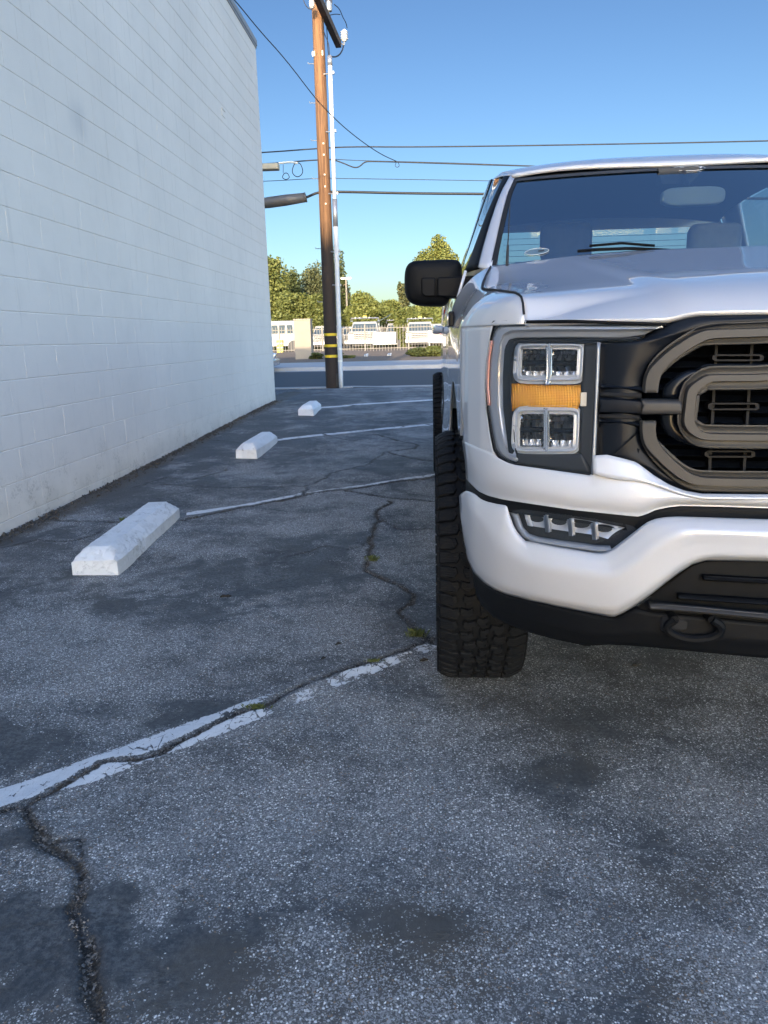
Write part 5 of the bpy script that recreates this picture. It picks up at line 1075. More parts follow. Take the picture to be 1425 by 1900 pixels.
def ws_point(px, py):          # a point on the windshield under a pixel of the photograph
    d = Vector(rays([(px, py)])[0]); dep = bpy.context.evaluated_depsgraph_get(); o_ = Vector((0, 0, CAM_H)); best = None
    V_ = wsg.data.vertices; T = None
    from mathutils.bvhtree import BVHTree
    global _bvh
    if '_bvh' not in globals(): _bvh = BVHTree.FromPolygons([tuple(v.co) for v in V_], [tuple(p.vertices) for p in wsg.data.polygons])
    h = _bvh.ray_cast(o_, d.normalized()); return h[0], h[1]
def decal(cx_, cy_, w_px, h_px, body, sz):
    p, n = ws_point(cx_, cy_)
    if p is None: return
    n = n if n.y < 0 else -n; X_ = Vector((1, 0, 0)); X_ = (X_ - n * X_.dot(n)).normalized(); Z_ = n.cross(X_) * -1; Z_ = Z_ if Z_.z > 0 else -Z_
    d = Vector(rays([(cx_, cy_)])[0]); sc_ = p.y / d.y; a = w_px / 2 * sc_; b = h_px / 2 * sc_ / max(.2, abs(Z_.z - Z_.y * .12)); c0 = p + n * .003
    m = MB(); m.tube([c0 + X_ * a * math.cos(t) + Z_ * b * math.sin(t) for t in np.linspace(0, 2 * PI, 41)], .0011, 5, False); o = m.build("oval_sticker", "decal_white", wsg)
    if body is None:                                           # small filled oval with a dark bar
        q_ = [c0 - n * .001 + X_ * a * .97 * math.cos(t) + Z_ * b * .95 * math.sin(t) for t in np.linspace(0, 2 * PI, 33)[:-1]]; m = MB(); m.add(q_, [tuple(range(32))]); m.build("sticker_face", "sticker_blue", o)
        m = MB(); m.add([c0 + n * .001 + X_ * (a * x_) + Z_ * (b * z_) for x_, z_ in ((.12, -.22), (.62, -.22), (.62, .22), (.12, .22))], [(0, 1, 2, 3)]); m.build("sticker_bar", "dash_plastic", o); return
    R = Matrix((X_, Z_, n)).transposed().to_4x4(); R.translation = c0; text_obj("sticker_lettering", body, sz, "decal_white", o, R, .35)
decal(1278, 313.5, 58, 10, "Ford", .052); decal(996, 468, 44, 10, None, .030)
# wipers and antenna
def wtube(L, r, name, mat, par=wsg, off=.012):
    P_ = []
    for px, py in L:
        p, n = ws_point(px, py); 
        if p is not None: P_.append(p + Vector((0, -off, off * .5)))
    if len(P_) > 1: m = MB(); m.tube(P_, r, 6); m.build(name, mat, par)
wtube([(1070, 470), (1110, 467), (1160, 465), (1215, 467), (1262, 470)], .006, "wiper_blade", "black_plastic")
wtube([(1090, 466), (1150, 461), (1210, 466)], .005, "wiper_arm", "black_plastic", off=.03)
wtube([(1340, 470), (1380, 467), (1424, 466)], .006, "wiper_blade", "black_plastic")
at0, at1 = atY(941, 486, 2.80), atY(946, 379, 2.84); m = MB(); mid_ = at0.lerp(at1, .28); m.tube([at0 - Vector((0, 0, .03)), at0, mid_], [.006, .0055, .0045], 8); m.tube([mid_, at1], [.0026, .002], 6); m.build("antenna", "wire_black", truck)
# side mirrors
msh = [(751, 500), (755, 491), (762, 485), (775, 482.5), (810, 481), (838, 480), (850, 481.5), (856, 487), (858.5, 497), (858, 515), (852, 540), (836, 552), (832, 562), (824, 567.5), (800, 568), (775, 566), (760, 561), (753, 551), (750, 535), (749.5, 515)]
def mirror_ring(Y, f, s=1.0):
    cen = np.array(msh).mean(0); return [tuple(atY(cen[0] + (x - cen[0]) * f, cen[1] + (y - cen[1]) * f, 3.10)) for x, y in msh], Y
rings = []
C = chaikin(np.array(msh), 1, True)
for Y, f in ((3.065, .0), (3.066, .5), (3.072, .8), (3.085, .92), (3.11, .985), (3.15, 1.0), (3.21, .99), (3.23, .93)):
    cen = C.mean(0); ring_ = []
    for x, y in C:
        p = atY(cen[0] + (x - cen[0]) * f, cen[1] + (y - cen[1]) * f, 3.10); ring_.append((p.x, Y + .05 * (p.x - .03), p.z))
    rings.append(ring_)
V = [p for r_ in rings for p in r_]; n = len(C); Fc = [(i * n + j, i * n + (j + 1) % n, (i + 1) * n + (j + 1) % n, (i + 1) * n + j) for i in range(len(rings) - 1) for j in range(n)]
smr = finish("side_mirror", V, Fc, "black_plastic", both='two', ang=60)
gl_ = [(a[0], 3.225 + .05 * (a[0] - .03), a[2]) for a in rings[-1]]; V = gl_ ; finish("mirror_glass", V, [tuple(range(n))], "chrome", both='two', parent=smr, smooth=False)
def armbox(L, ya, yb, name, par, mat="black_plastic", bv=.006):
    P_ = [atY(x, y, 3.12) for x, y in L]; V = [(p.x, ya, p.z) for p in P_] + [(p.x, yb, p.z) for p in P_]; k = len(L); Fc = [tuple(range(k)), tuple(range(k, 2 * k))[::-1]] + [(i, i + k, (i + 1) % k + k, (i + 1) % k) for i in range(k)]
    o = MB(); o.add(V, Fc); r_ = PB(o, name, mat, par, bev=bv)
    for q in r_: bm = bmesh.new(); bm.from_mesh(q.data); bmesh.ops.recalc_face_normals(bm, faces=bm.faces); bm.to_mesh(q.data); bm.free()
    return r_
armbox([(811, 517), (876, 514), (905, 512), (893, 556), (811, 552)], 3.052, 3.16, "mirror_arm", smr)
armbox([(782, 517), (808, 517), (808, 552), (788, 552), (782, 546)], 3.056, 3.10, "mirror_arm_socket", smr)

# ------------------------------------------------------------------ the street and what lies beyond
def flat(name, x0, x1, y0, y1, z, mat, label=None):
    return struct(mesh_obj(name, [(x0, y0, z), (x1, y0, z), (x1, y1, z), (x0, y1, z)], [(0, 1, 2, 3)], mat), label)
flat("street", -120, 120, 15.3, 23.4, 0.125, "street_asphalt")
m = MB(); m.box(-120, -1.55, 14.9, 15.3, -.1, .150); m.add([(-1.55, 14.9, .150), (-1.55, 15.3, .150), (-.95, 15.3, .132), (-.95, 14.9, .139)], [(0, 3, 2, 1)]); m.box(-.95, 120, 14.9, 15.3, -.1, .1385); struct(m.build("near_kerb", "concrete"))
m = MB(); m.box(-120, 120, 23.4, 23.9, -.1, .130); m.prism([(23.9, -.1), (23.93, .235), (23.97, .25), (24.05, .255), (24.05, -.1)], 'X', -120, 120); m.prism([(24.055, -.1), (24.055, .25), (27.4, .29), (27.4, -.1)], 'X', -120, 120); struct(m.build("far_kerb", "concrete"))
m = MB()
for k in range(40): m.box(-60 + k * 3, -60 + k * 3 + .015, 23.9, 27.39, .2905 - .035, .292 - .03)
# sloping dirt strip with slight bumps, then the yard
nx, ny = 160, 40; xs2 = np.linspace(-60, 60, nx); ys2 = np.linspace(27.4, 42.5, ny); X2, Y2 = np.meshgrid(xs2, ys2); Z2 = .285 + .16 * np.clip((Y2 - 27.4) / 13, 0, 1) + (vnoise(X2, Y2, .9, 3) - .5) * .10 * np.clip((Y2 - 27.4) / .6, 0, 1)
struct(mesh_obj("dirt_strip", np.stack([X2.ravel(), Y2.ravel(), Z2.ravel()], 1).tolist(), grid_faces(ny, nx), "dirt", smooth=True))
flat("yard_ground", -400, 400, 42.4, 900, .38, "dirt"); flat("far_ground", -1500, 1500, 15, 1500, -0.6, "dirt"); flat("far_ground", -1500, 1500, -1500, 15, -1.2, "dirt")
# litter in the dirt strip
for (x, y, lab) in ((722, 666, "small pale blue wrapper lying on the dirt strip"), (679, 667, "small white scrap of litter on the dirt strip"), (797, 664, "whitish scrap of paper near the bushes on the dirt strip")):
    g_ = atY(x, y, 31); m = MB(); m.add([(g_.x - .09, 31, .38), (g_.x + .08, 31.03, .37), (g_.x + .1, 31.1, .50), (g_.x - .06, 31.15, .47), (g_.x, 30.95, .46)], [(0, 1, 4), (1, 2, 4), (2, 3, 4), (3, 0, 4)]); tag(m.build("litter", "decal_white"), lab, "litter", "litter on the dirt strip")

# stucco pillar
a, b = atY(548.5, 671, 31), atY(575, 592, 31); pil = empty("stucco_pillar", ((a.x + b.x) / 2, 31, .3), "tan stucco pillar standing on the dirt strip left of the wooden pole", "pillar")
m = MB(); m.box(a.x, b.x, 31, 31.6, .1, b.z - .04); m.build("shaft", "pillar_stucco", pil); m = MB(); m.box(a.x - .02, b.x + .02, 30.98, 31.62, b.z - .038, b.z + .02); bevel(m.build("cap", "pillar_stucco", pil), .015)

# iron fence
fy = 42.0; fz = .42; ft = atY(660, 604, fy).z; fence = empty("iron_fence", (-2, fy, fz), "light iron picket fence in front of the parked work trucks", "fence"); pk = None
for k in range(150):
    x = -14.0 + k * .165
    if pk is None:
        m = MB(); m.box(-.013, .013, -.013, .013, 0, ft - fz - .06); m.add([(-.013, -.013, ft - fz - .06), (.013, -.013, ft - fz - .06), (.013, .013, ft - fz - .06), (-.013, .013, ft - fz - .06), (0, 0, ft - fz + .03)], [(0, 1, 4), (1, 2, 4), (2, 3, 4), (3, 0, 4)])
        o = mesh_obj("picket", m.v, m.f, "fence_iron"); pk = o.data
    else: o = bpy.data.objects.new("picket", pk); COL.objects.link(o)
    o.parent = fence; o.location = (x + 2, random.uniform(-.004, .004), 0)
for z in (fz + .12, ft - .18):
    m = MB(); m.box(-14.1, 10.8, fy + .015, fy + .05, z, z + .04); m.build("rail", "fence_iron", fence)
for k in range(11): x = -13.2 + k * 2.4; m = MB(); m.box(x, x + .065, fy - .02, fy + .05, fz - .1, ft + .05); m.build("post", "fence_iron", fence)

# work trucks in the yard
def work_truck(px, Y, w, h, label, yard_z=.38, body="white_vehicle", top=True, grille="grey_vehicle", rz=0.0, kind="truck"):
    c = atY(px, 640, Y); root = empty("work_truck", (c.x, Y, yard_z), label, "truck", "white work trucks parked in the yard"); W = w / 2
    def B(name, boxes, mat, par=None, bv=0.0):
        m = MB()
        for b_ in boxes: m.box(*b_)
        o = mesh_obj(name, m.v, m.f, mat); o.parent = par or root; o.location = (0, 0, 0)
        if bv: bevel(o, bv, 2)
        return o
    hood_z = h * .60
    B("body", [(-W, W, .5, 5.2, h * .26, hood_z)], body, bv=.06)
    m = MB(); P_ = [(-W + .05, 1.55, hood_z - .01), (W - .05, 1.55, hood_z - .01), (W - .22, 2.15, h * .97), (-W + .22, 2.15, h * .97), (-W + .05, 3.4, hood_z - .01), (W - .05, 3.4, hood_z - .01), (W - .22, 3.2, h * .97), (-W + .22, 3.2, h * .97)]
    m.add(P_, [(0, 1, 2, 3), (4, 7, 6, 5), (3, 2, 6, 7), (0, 3, 7, 4), (1, 5, 6, 2)]); o = mesh_obj("cab", m.v, m.f, body); o.parent = root; o.location = (0, 0, 0); bevel(o, .05, 2)
    m = MB(); m.add([(-W + .14, 1.585, hood_z + .03), (W - .14, 1.585, hood_z + .03), (W - .27, 2.09, h * .90), (-W + .27, 2.09, h * .90)], [(0, 1, 2, 3)]); o = mesh_obj("windshield", [(x, y - .05, z) for x, y, z in m.v], m.f, "blue_glass"); o.parent = root; o.location = (0, 0, 0)
    B("hood", [(-W + .06, W - .06, .42, 1.5, hood_z - .12, hood_z + .05)], body, bv=.06)
    g_ = B("grille", [(-W * .58, W * .58, .40, .46, h * .36, hood_z - .06)], "dark_vehicle")
    B("grille_bar", [(-W * .58, W * .58, .35, .398, h * .36 + k * h * .062, h * .36 + k * h * .062 + .03) for k in range(4)], "grey_vehicle", g_)
    for sx in (-1, 1): B("headlight", [(sx * W * .78 - .15, sx * W * .78 + .15, .42, .49, h * .42, h * .54)], "lamp_silver", bv=.02)
    B("front_bumper", [(-W - .02, W + .02, .22, .42, h * .20, h * .33)], "grey_vehicle", bv=.03)
    B("hood_gap", [(-W + .05, W - .05, .405, .415, hood_z - .05, hood_z - .02)], "dark_vehicle")
    B("lower_intake", [(-W * .7, W * .7, .43, .48, h * .13, h * .26)], "dark_vehicle")
    B("licence_plate", [(-.17, .17, .205, .218, h * .25, h * .33)], "decal_white")
    for sx in (-1, 1):
        m = MB(); m.lathe([(.0001, -.12), (.22, -.12), (.36, -.11), (.40, -.06), (.40, .10), (.0001, .12)], (sx * (W - .13), 1.15, .40), 'X', 22); o = mesh_obj("wheel", m.v, m.f, "dark_vehicle"); o.parent = root; o.location = (0, 0, 0); smooth_angle(o, 40)
        B("side_mirror", [(sx * (W + .14) - .09, sx * (W + .14) + .09, 1.75, 1.82, hood_z + .05, hood_z + .36)], "dark_vehicle", bv=.02)
    if top:
        m = MB()
        for y in (1.9, 2.9): m.tube([(-W + .1, y, h * .97), (-W + .1, y, h * 1.09), (W - .1, y, h * 1.09), (W - .1, y, h * .97)], .03, 6)
        for x in (-.6, -.3, .35): m.tube([(x, 1.7, h * 1.10), (x, 5.4, h * 1.10)], .03, 6)
        o = mesh_obj("ladder_rack", m.v, m.f, "lamp_grey"); o.parent = root; o.location = (0, 0, 0)
        B("beacon", [(-.12, .12, 2.3, 2.5, h * 1.10, h * 1.17)], "yellow_paint")
    B("utility_box", [(-W, -W + .45, 3.5, 5.6, h * .30, h * .78), (W - .45, W, 3.5, 5.6, h * .30, h * .78)], body, bv=.02)
    return root
work_truck(673, 50, 2.05, 1.92, "big white work truck with tall square grille right of the pole conduit")
work_truck(779, 52, 2.0, 1.85, "white work truck half hidden behind the fence, nearest the silver pickup")
work_truck(736, 60, 2.0, 1.95, "white flatbed work truck farther back between the two others", top=True)
work_truck(600, 53, 2.1, 1.75, "white work truck mostly hidden by the wooden pole", top=False)
work_truck(636, 56, 2.0, 1.7, "white work truck glimpsed between the pole conduit and the big truck", top=False)
work_truck(820, 56, 2.0, 1.75, "white truck just showing beside the silver pickup", top=False)
# long white van seen from the side, far left
c = atY(528, 640, 50); van = empty("white_van", (c.x, 50, .38), "long white van with a row of side windows at the building corner", "van")
def VB(name, boxes, mat, par=None, bv=0):
    m = MB()
    for b_ in boxes: m.box(*b_)
    o = mesh_obj(name, m.v, m.f, mat); o.parent = par or van; o.location = (0, 0, 0)
    if bv: bevel(o, bv, 2)
    return o
VB("body", [(-2.6, 1.25, 0, 1.9, .35, 2.0)], "white_vehicle", bv=.1); 
for k in range(7): w_ = VB("window", [(-2.3 + k * .50, -1.9 + k * .50, -.03, -.005, 1.18, 1.72)], "blue_glass")
for x in (-1.8, .6):
    m = MB(); m.lathe([(.0001, -.1), (.33, -.1), (.36, 0), (.33, .1), (.0001, .1)], (x, .02, .36), 'Y', 20); o = mesh_obj("wheel", m.v, m.f, "dark_vehicle"); o.parent = van; o.location = (0, 0, 0)
VB("bumper", [(-2.65, 1.3, -.04, -.01, .38, .5)], "lamp_grey")
# small trailer, yellow cart, red-lettered sign board, solar mast
def thing_boxes(name, px, Y, z0, label, cat, parts):
    c = atY(px, 640, Y); root = empty(name, (c.x, Y, z0), label, cat)
    for nm, boxes, mat in parts:
        m = MB()
        for b_ in boxes: m.box(*b_)
        o = mesh_obj(nm, m.v, m.f, mat); o.parent = root; o.location = (0, 0, 0); bevel(o, .02, 1)
    return root
thing_boxes("cargo_trailer", 714, 50, .38, "low white box trailer between the two front work trucks", "trailer", [("box", [(-.75, .75, 0, 2.4, .38, 1.12)], "white_vehicle"), ("tyre", [(-.98, -.78, .6, 1.2, 0, .6), (.78, .98, .6, 1.2, 0, .6)], "dark_vehicle"), ("frame", [(-.8, .8, -.1, 0, .3, .38)], "grey_vehicle")])
sg = thing_boxes("sign_board", 812, 46, .38, "white board with red lettering beside the silver pickup's door", "sign", [("board", [(-.6, .6, 0, .08, .35, 1.12)], "white_vehicle"), ("post", [(-.55, -.45, .09, .16, 0, 1.0), (.45, .55, .09, .16, 0, 1.0)], "grey_vehicle")])
c = atY(812, 640, 46); t_ = text_obj("lettering", "The", .34, "sign_red", None, Matrix.Translation((c.x, 45.97, .38 + .92)) @ Matrix.Rotation(PI / 2, 4, 'X'), .2, .004); t_.parent = sg; t_.location = -Vector(sg.location)
thing_boxes("traffic_drum", 519, 46, .38, "yellow drum beside the white van at the building corner", "drum", [("barrel", [(-.18, .18, 0, .36, 0, .75)], "yellow_paint"), ("band", [(-.185, .185, -.005, .365, .25, .35), (-.185, .185, -.005, .365, .5, .6)], "decal_white")])
sm_ = atY(703, 600, 55); root = empty("solar_mast", (sm_.x, 55, .38), "tilted solar panel on a mast behind the big white truck", "solar panel")
m = MB(); m.tube([(0, 0, 0), (0, 0, 1.95)], .05, 8); o = mesh_obj("mast", m.v, m.f, "grey_vehicle"); o.parent = root; o.location = (0, 0, 0)
m = MB(); m.add([(-.7, -.3, 1.55), (.65, -.3, 2.2), (.85, .3, 2.35), (-.5, .3, 1.7)], [(0, 1, 2, 3)]); o = mesh_obj("panel", m.v, m.f, "blue_glass"); o.parent = root; o.location = (0, 0, 0); solid(o, .05)
# parked car nose showing past the wall corner, by the far kerb
q = atY(517, 661, 24.6); car = empty("parked_car", (q.x - 2.0, 23.0, .13), "dark parked car whose nose just shows past the building corner", "car")
def CBx(name, boxes, mat, bv=.05):
    m = MB()
    for b_ in boxes: m.box(*b_)
    o = mesh_obj(name, m.v, m.f, mat); o.parent = car; o.location = (0, 0, 0); bevel(o, bv, 2); smooth_angle(o, 40)
CBx("body", [(-2.2, 2.05, -.85, .85, .22, .62)], "grey_vehicle", .09); CBx("cabin", [(-1.6, .6, -.75, .75, .6, 1.05)], "blue_glass", .12); CBx("front_bumper", [(1.9, 2.2, -.8, .8, .2, .42)], "lamp_silver", .05); CBx("headlight", [(1.95, 2.12, -.8, -.5, .45, .58), (1.95, 2.12, .5, .8, .45, .58)], "chrome", .02)
for x in (-1.4, 1.4):
    for y in (-.8, .8):
        m = MB(); m.lathe([(.0001, -.1), (.28, -.1), (.31, 0), (.28, .1), (.0001, .1)], (x, y, .31), 'Y', 20); o = mesh_obj("wheel", m.v, m.f, "dark_vehicle"); o.parent = car; o.location = (0, 0, 0)

# trees: tapered trunk, limbs, crown of many leaf faces
def tree(px, top_px, Y, half_w_px, label, leaf, lobes=9, n=5200, trunk=True, ls=.16, low=.22, cone=0.0, group="trees beyond the yard", cat="tree", z0=.3, name="tree", seed=0, custom=None):
    R_ = random.Random(seed + int(px)); c = atY(px, 640, Y); zt = atY(px, top_px, Y).z; H = zt - z0; hw = half_w_px / F_PX * Y
    root = empty(name, (c.x, Y, z0), label, cat, group)
    if trunk:
        m = MB(); lean = R_.uniform(-.1, .1) * H * .2; m.tube([(0, 0, 0), (lean * .3, 0, H * .3), (lean * .7, 0, H * .6), (lean, 0, H * .88)], [H * .030, H * .022, H * .014, H * .004], 8)
        for k in range(7):
            a = R_.uniform(0, 2 * PI); z_ = H * R_.uniform(.28, .7); l = hw * R_.uniform(.5, .85); m.tube([(lean * z_ / H, 0, z_), (lean + math.cos(a) * l * .5, math.sin(a) * l * .5, z_ + l * .35), (lean + math.cos(a) * l, math.sin(a) * l, z_ + l * .6)], [H * .011, H * .007, H * .003], 6)
        o = mesh_obj("trunk", m.v, m.f, "bark", smooth=True); o.parent = root; o.location = (0, 0, 0)
    L = []
    for k in range(lobes):
        t = (k + .5) / lobes; z_ = H * (low + (1 - low) * t * .92); wr_ = hw * (math.sin(PI * (.20 + t * .60)) ** .7 if not cone else (1 - t * cone)); a = R_.uniform(0, 2 * PI); d = wr_ * R_.uniform(.25, .6)
        L.append((math.cos(a) * d, math.sin(a) * d, z_, max(.22 * hw, wr_ * R_.uniform(.55, .8)), H * R_.uniform(.13, .20)))
        if lobes > 5: a += PI + R_.uniform(-.8, .8); L.append((math.cos(a) * d, math.sin(a) * d, z_ + R_.uniform(-.05, .05) * H, max(.2 * hw, wr_ * R_.uniform(.5, .75)), H * R_.uniform(.12, .18)))
    L.append((0, 0, zt - z0 - H * .10, hw * .48 * (1 - cone * .6), H * .10))
    if custom: L = [((dx / F_PX * Y), R_.uniform(-.3, .3), atY(px, y_, Y).z - z0, rr / F_PX * Y, rr / F_PX * Y * .8) for dx, y_, rr in custom]
    V = []; Fc = []; tot = sum(l[3] ** 2 for l in L)
    for (x, y, z, r_, rz_) in L:
        for _ in range(max(60, int(3.0 * n * r_ ** 2 / tot))):
            u, v = R_.gauss(0, 1), R_.gauss(0, 1); w = R_.gauss(0, 1); q = math.sqrt(u * u + v * v + w * w); rad = (R_.random() ** .28) * R_.uniform(.85, 1.12)
            P = Vector((x + u / q * r_ * rad, y + v / q * r_ * rad, z + w / q * rz_ * rad * 1.15)); s_ = ls * .68 * R_.uniform(.5, 1.3)
            A = Vector((R_.gauss(0, 1), R_.gauss(0, 1), R_.gauss(0, .7))).normalized() * s_; B = A.cross(Vector((R_.gauss(0, 1), R_.gauss(0, 1), R_.gauss(0, 1)))).normalized() * s_ * .7; k = len(V); V += [P - A, P + B, P + A, P - B]; Fc.append((k, k + 1, k + 2, k + 3))
    o = mesh_obj("crown", V, Fc, leaf); o.parent = root; o.location = (0, 0, 0); return root
tree(508, 482, 58, 42, "tall leafy olive green tree right at the building corner", "leaf_olive", 10, 7000, low=.1, ls=.17)
tree(545, 508, 66, 26, "darker tree rising behind the one at the building corner", "leaf_dark", 8, 4200, low=.1)
tree(552, 545, 57, 40, "round bright green tree low in front of the darker one", "leaf_olive", 7, 5200, low=.05)
tree(588, 497, 70, 30, "tall tree immediately left of the wooden pole", "leaf_pine", 9, 4200, low=.12)
tree(598, 548, 56, 30, "low rounded tree behind the wooden pole", "leaf_olive", 7, 4200, low=.05)
tree(628, 474, 78, 22, "tall ragged dark pine showing right of the pole conduit", "leaf_dark", 8, 2200, low=.2, ls=.2)
tree(640, 520, 80, 17, "thin dark tree beside the ragged pine", "leaf_pine", 7, 1500, low=.2, ls=.2)
tree(678, 545, 60, 34, "broad dome shaped bright green tree behind the big white truck", "leaf_bright", 8, 6500, low=.02)
tree(722, 558, 66, 26, "smaller rounded tree right of the dome shaped one", "leaf_bright", 7, 3800, low=.02)
tree(757, 572, 60, 26, "low bushy tree left of the pickup's side mirror", "leaf_olive", 7, 3800, low=.02)
tree(790, 568, 62, 28, "low bushy tree under the pickup's side mirror", "leaf_bright", 7, 4200, low=.02)
tree(828, 570, 60, 28, "low bushy tree between mirror and pickup body", "leaf_bright", 7, 4200, low=.02)
tree(700, 566, 74, 26, "low round tree filling the gap between the dome shaped and smaller rounded trees", "leaf_olive", 7, 3000, low=.02)
tree(742, 574, 72, 24, "low tree between the smaller rounded tree and the mirror", "leaf_olive", 7, 3000, low=.02)
tree(655, 572, 72, 22, "low tree in the gap left of the dome shaped tree", "leaf_dark", 7, 2600, low=.02)
tree(615, 560, 60, 24, "leafy tree whose crown shows between wooden pole and conduit", "leaf_olive", 7, 3200, low=.02)
tree(530, 556, 56, 26, "low bright tree over the white van", "leaf_olive", 7, 3200, low=.02)
tree(748, 530, 95, 12, "small far palm like tree left of the side mirror", "leaf_pine", 5, 700, low=.55, ls=.25)
tree(812, 432, 84, 34, "tallest airy tree rising above the pickup's side mirror", "leaf_bright", 9, 3000, low=.3, ls=.22, custom=[(3, 447, 13), (6, 462, 17), (-6, 470, 15), (14, 475, 16), (-22, 474, 13), (-30, 486, 13), (-12, 488, 20), (10, 492, 22), (30, 482, 10), (28, 498, 14), (-34, 505, 12), (0, 512, 28), (-20, 520, 24), (22, 525, 24), (0, 550, 30)])
for k in range(9):
    tree(880 + k * 75, 560 - (k % 3) * 14, 70 + (k % 2) * 12, 42, "green tree of the row hidden behind the pickup", "leaf_olive", 6, 1500, low=.05, ls=.3, group="trees hidden behind the pickup")
tree(585, 655, 30.5, 14, "low green shrub between stucco pillar and wooden pole", "leaf_dark", 5, 1400, False, .06, .05, group="shrubs on the dirt strip", cat="shrub", name="shrub", z0=.3)
tree(628, 655, 31, 17, "low green shrub right behind the pole's white conduit", "leaf_dark", 5, 1500, False, .06, .05, group="shrubs on the dirt strip", cat="shrub", name="shrub", z0=.3)
tree(648, 660, 31, 10, "small dry shrub right of the conduit shrub", "leaf_olive", 4, 700, False, .05, .05, group="shrubs on the dirt strip", cat="shrub", name="shrub", z0=.3)
tree(775, 646, 31.5, 20, "dark green spreading bush left of the pickup on the dirt strip", "leaf_dark", 6, 2200, False, .07, .05, group="shrubs on the dirt strip", cat="shrub", name="shrub", z0=.3)
tree(808, 643, 31, 20, "brighter green bush touching the pickup's outline", "leaf_olive", 6, 2200, False, .07, .05, group="shrubs on the dirt strip", cat="shrub", name="shrub", z0=.3)
# light poles
def light_pole(px, top, Y, label):
    c = atY(px, top, Y); root = empty("light_pole", (c.x, Y, .3), label, "light pole", "light poles beyond the yard"); h = c.z - .3
    m = MB(); m.tube([(0, 0, 0), (0, 0, h)], [.12, .07], 8); o = mesh_obj("pole", m.v, m.f, "fence_iron"); o.parent = root; o.location = (0, 0, 0)
    m = MB(); m.box(-.45, .45, -.15, .15, h, h + .14); m.box(-.03, .03, -.03, .03, h - .3, h); o = mesh_obj("lamp_head", m.v, m.f, "lamp_grey"); o.parent = root; o.location = (0, 0, 0)
light_pole(642, 518, 70, "tall thin pole with twin lamp head right of the conduit")

# ------------------------------------------------------------------ utility pole
PY = 14.95
pb, pt = atY(617, 720, PY), atY(588.5, 0, PY); dirp = (pt - pb); top_z = 7.9; pole_top = pb + dirp * ((top_z - pb.z) / dirp.z)
up = empty("utility_pole", (pb.x, PY, .14), "tall brown wooden utility pole with shade painted on its lower part and yellow bands", "utility pole")
m = MB(); nseg = 60; m.tube([pb.lerp(pole_top, t) - Vector((0, 0, .15 if t == 0 else 0)) for t in np.linspace(0, 1, nseg)], list(np.linspace(.130, .100, nseg)), 28)
o = m.build("pole_shaft", "pole_wood", up, True); smooth_angle(o, 50)
def pole_at(py):
    z = atY(610, py, PY).z; t = (z - pb.z) / (pole_top.z - pb.z); p = pb.lerp(pole_top, t); return p, .130 + (.100 - .130) * t
for py in (621, 641.5, 661):
    p, r_ = pole_at(py); m = MB(); m.lathe([(r_ + .001, -.026), (r_ + .005, -.024), (r_ + .005, .024), (r_ + .001, .026)], (p.x, p.y, p.z), 'Z', 28); m.f = [f for f in m.f]; m.build("yellow_band", "yellow_band", up)
for (x, y) in ((582, 99), (596.5, 98)):
    p, r_ = pole_at(y); q = atY(x, y, PY - r_ * .8); m = MB(); m.box(q.x - .028, q.x + .028, p.y - r_ - .012 + abs(q.x - p.x) * .6, p.y - r_ + .03, q.z - .04, q.z + .04); m.build("reflector_tag", "tag_white", up)
for y in (266, 287, 324, 346, 378):
    p, r_ = pole_at(y); q = atY(float(px_of(p)[0]) + 1, y, PY - r_); m = MB(); m.box(q.x - .012, q.x + .012, q.y - .008, q.y + .01, q.z - .012, q.z + .012); m.build("bolt_plate", "tag_white", up)
for y in (117, 190, 260, 331, 461, 455, 560):
    p, r_ = pole_at(y); s_ = -1 if y != 455 else 1; m = MB(); m.tube([(p.x + s_ * r_ * .9, p.y, p.z), (p.x + s_ * (r_ + .10), p.y, p.z + .004), (p.x + s_ * (r_ + .11), p.y, p.z + .03)], .007, 6); m.build("climbing_step", "steel_grey", up)
# crossarm running away from the camera, with insulators
ca, cb = atY(577, -25, 13.7), atY(628, 76, 16.35); cb.z = ca.z = (ca.z + cb.z) / 2; m = MB(); d = (cb - ca).normalized(); sx = Vector((d.y, -d.x, 0)) * .055
off_ = Vector((.14, 0, 0)); P_ = [ca + off_ * 0 - sx, ca + sx, cb + sx, cb - sx]
V = [(p.x, p.y, p.z - .065) for p in P_] + [(p.x, p.y, p.z + .065) for p in P_]; m.add(V, [(0, 3, 2, 1), (4, 5, 6, 7), (0, 1, 5, 4), (1, 2, 6, 5), (2, 3, 7, 6), (3, 0, 4, 7)]); arm = m.build("crossarm", "arm_wood", up)
def insul(px, y0, y1, Y, r_, name="insulator", mat="porcelain"):
    a = atY(px, y1, Y); b = atY(px, y0, Y); h = b.z - a.z; pr = [(.001, 0), (r_ * .5, 0)]
    for k in range(4): z = h * (.12 + k * .2); pr += [(r_ * .72, z), (r_, z + h * .05), (r_, z + h * .10), (r_ * .72, z + h * .15)]
    pr += [(r_ * .4, h), (.001, h)]; m = MB(); m.lathe(pr, (a.x, a.y, a.z), 'Z', 16); return smooth_angle(m.build(name, mat, up), 40)
insul(639, 55, 77, 16.4, .075); insul(610, -8, 9, 15.4, .07, "surge_arrester", "lamp_grey"); insul(579, 0, 16, 14.6, .05); m = MB(); a = atY(638, 84, 16.4); b = atY(639, 76, 16.4); m.tube([a, b], .02, 6); m.tube([cb, atY(634, 81, 16.4), a], .012, 6); m.build("bracket", "steel_grey", up)
a = atY(610.5, 21, 15.4); b = atY(610.5, 5, 15.4); m = MB(); m.lathe([(.001, 0), (.055, 0), (.062, .03), (.062, (b - a).z), (.001, (b - a).z)], tuple(a), 'Z', 14); m.tube([a, atY(606, 35, 15.4)], .012, 6); smooth_angle(m.build("cutout_can", "steel_grey", up), 40)
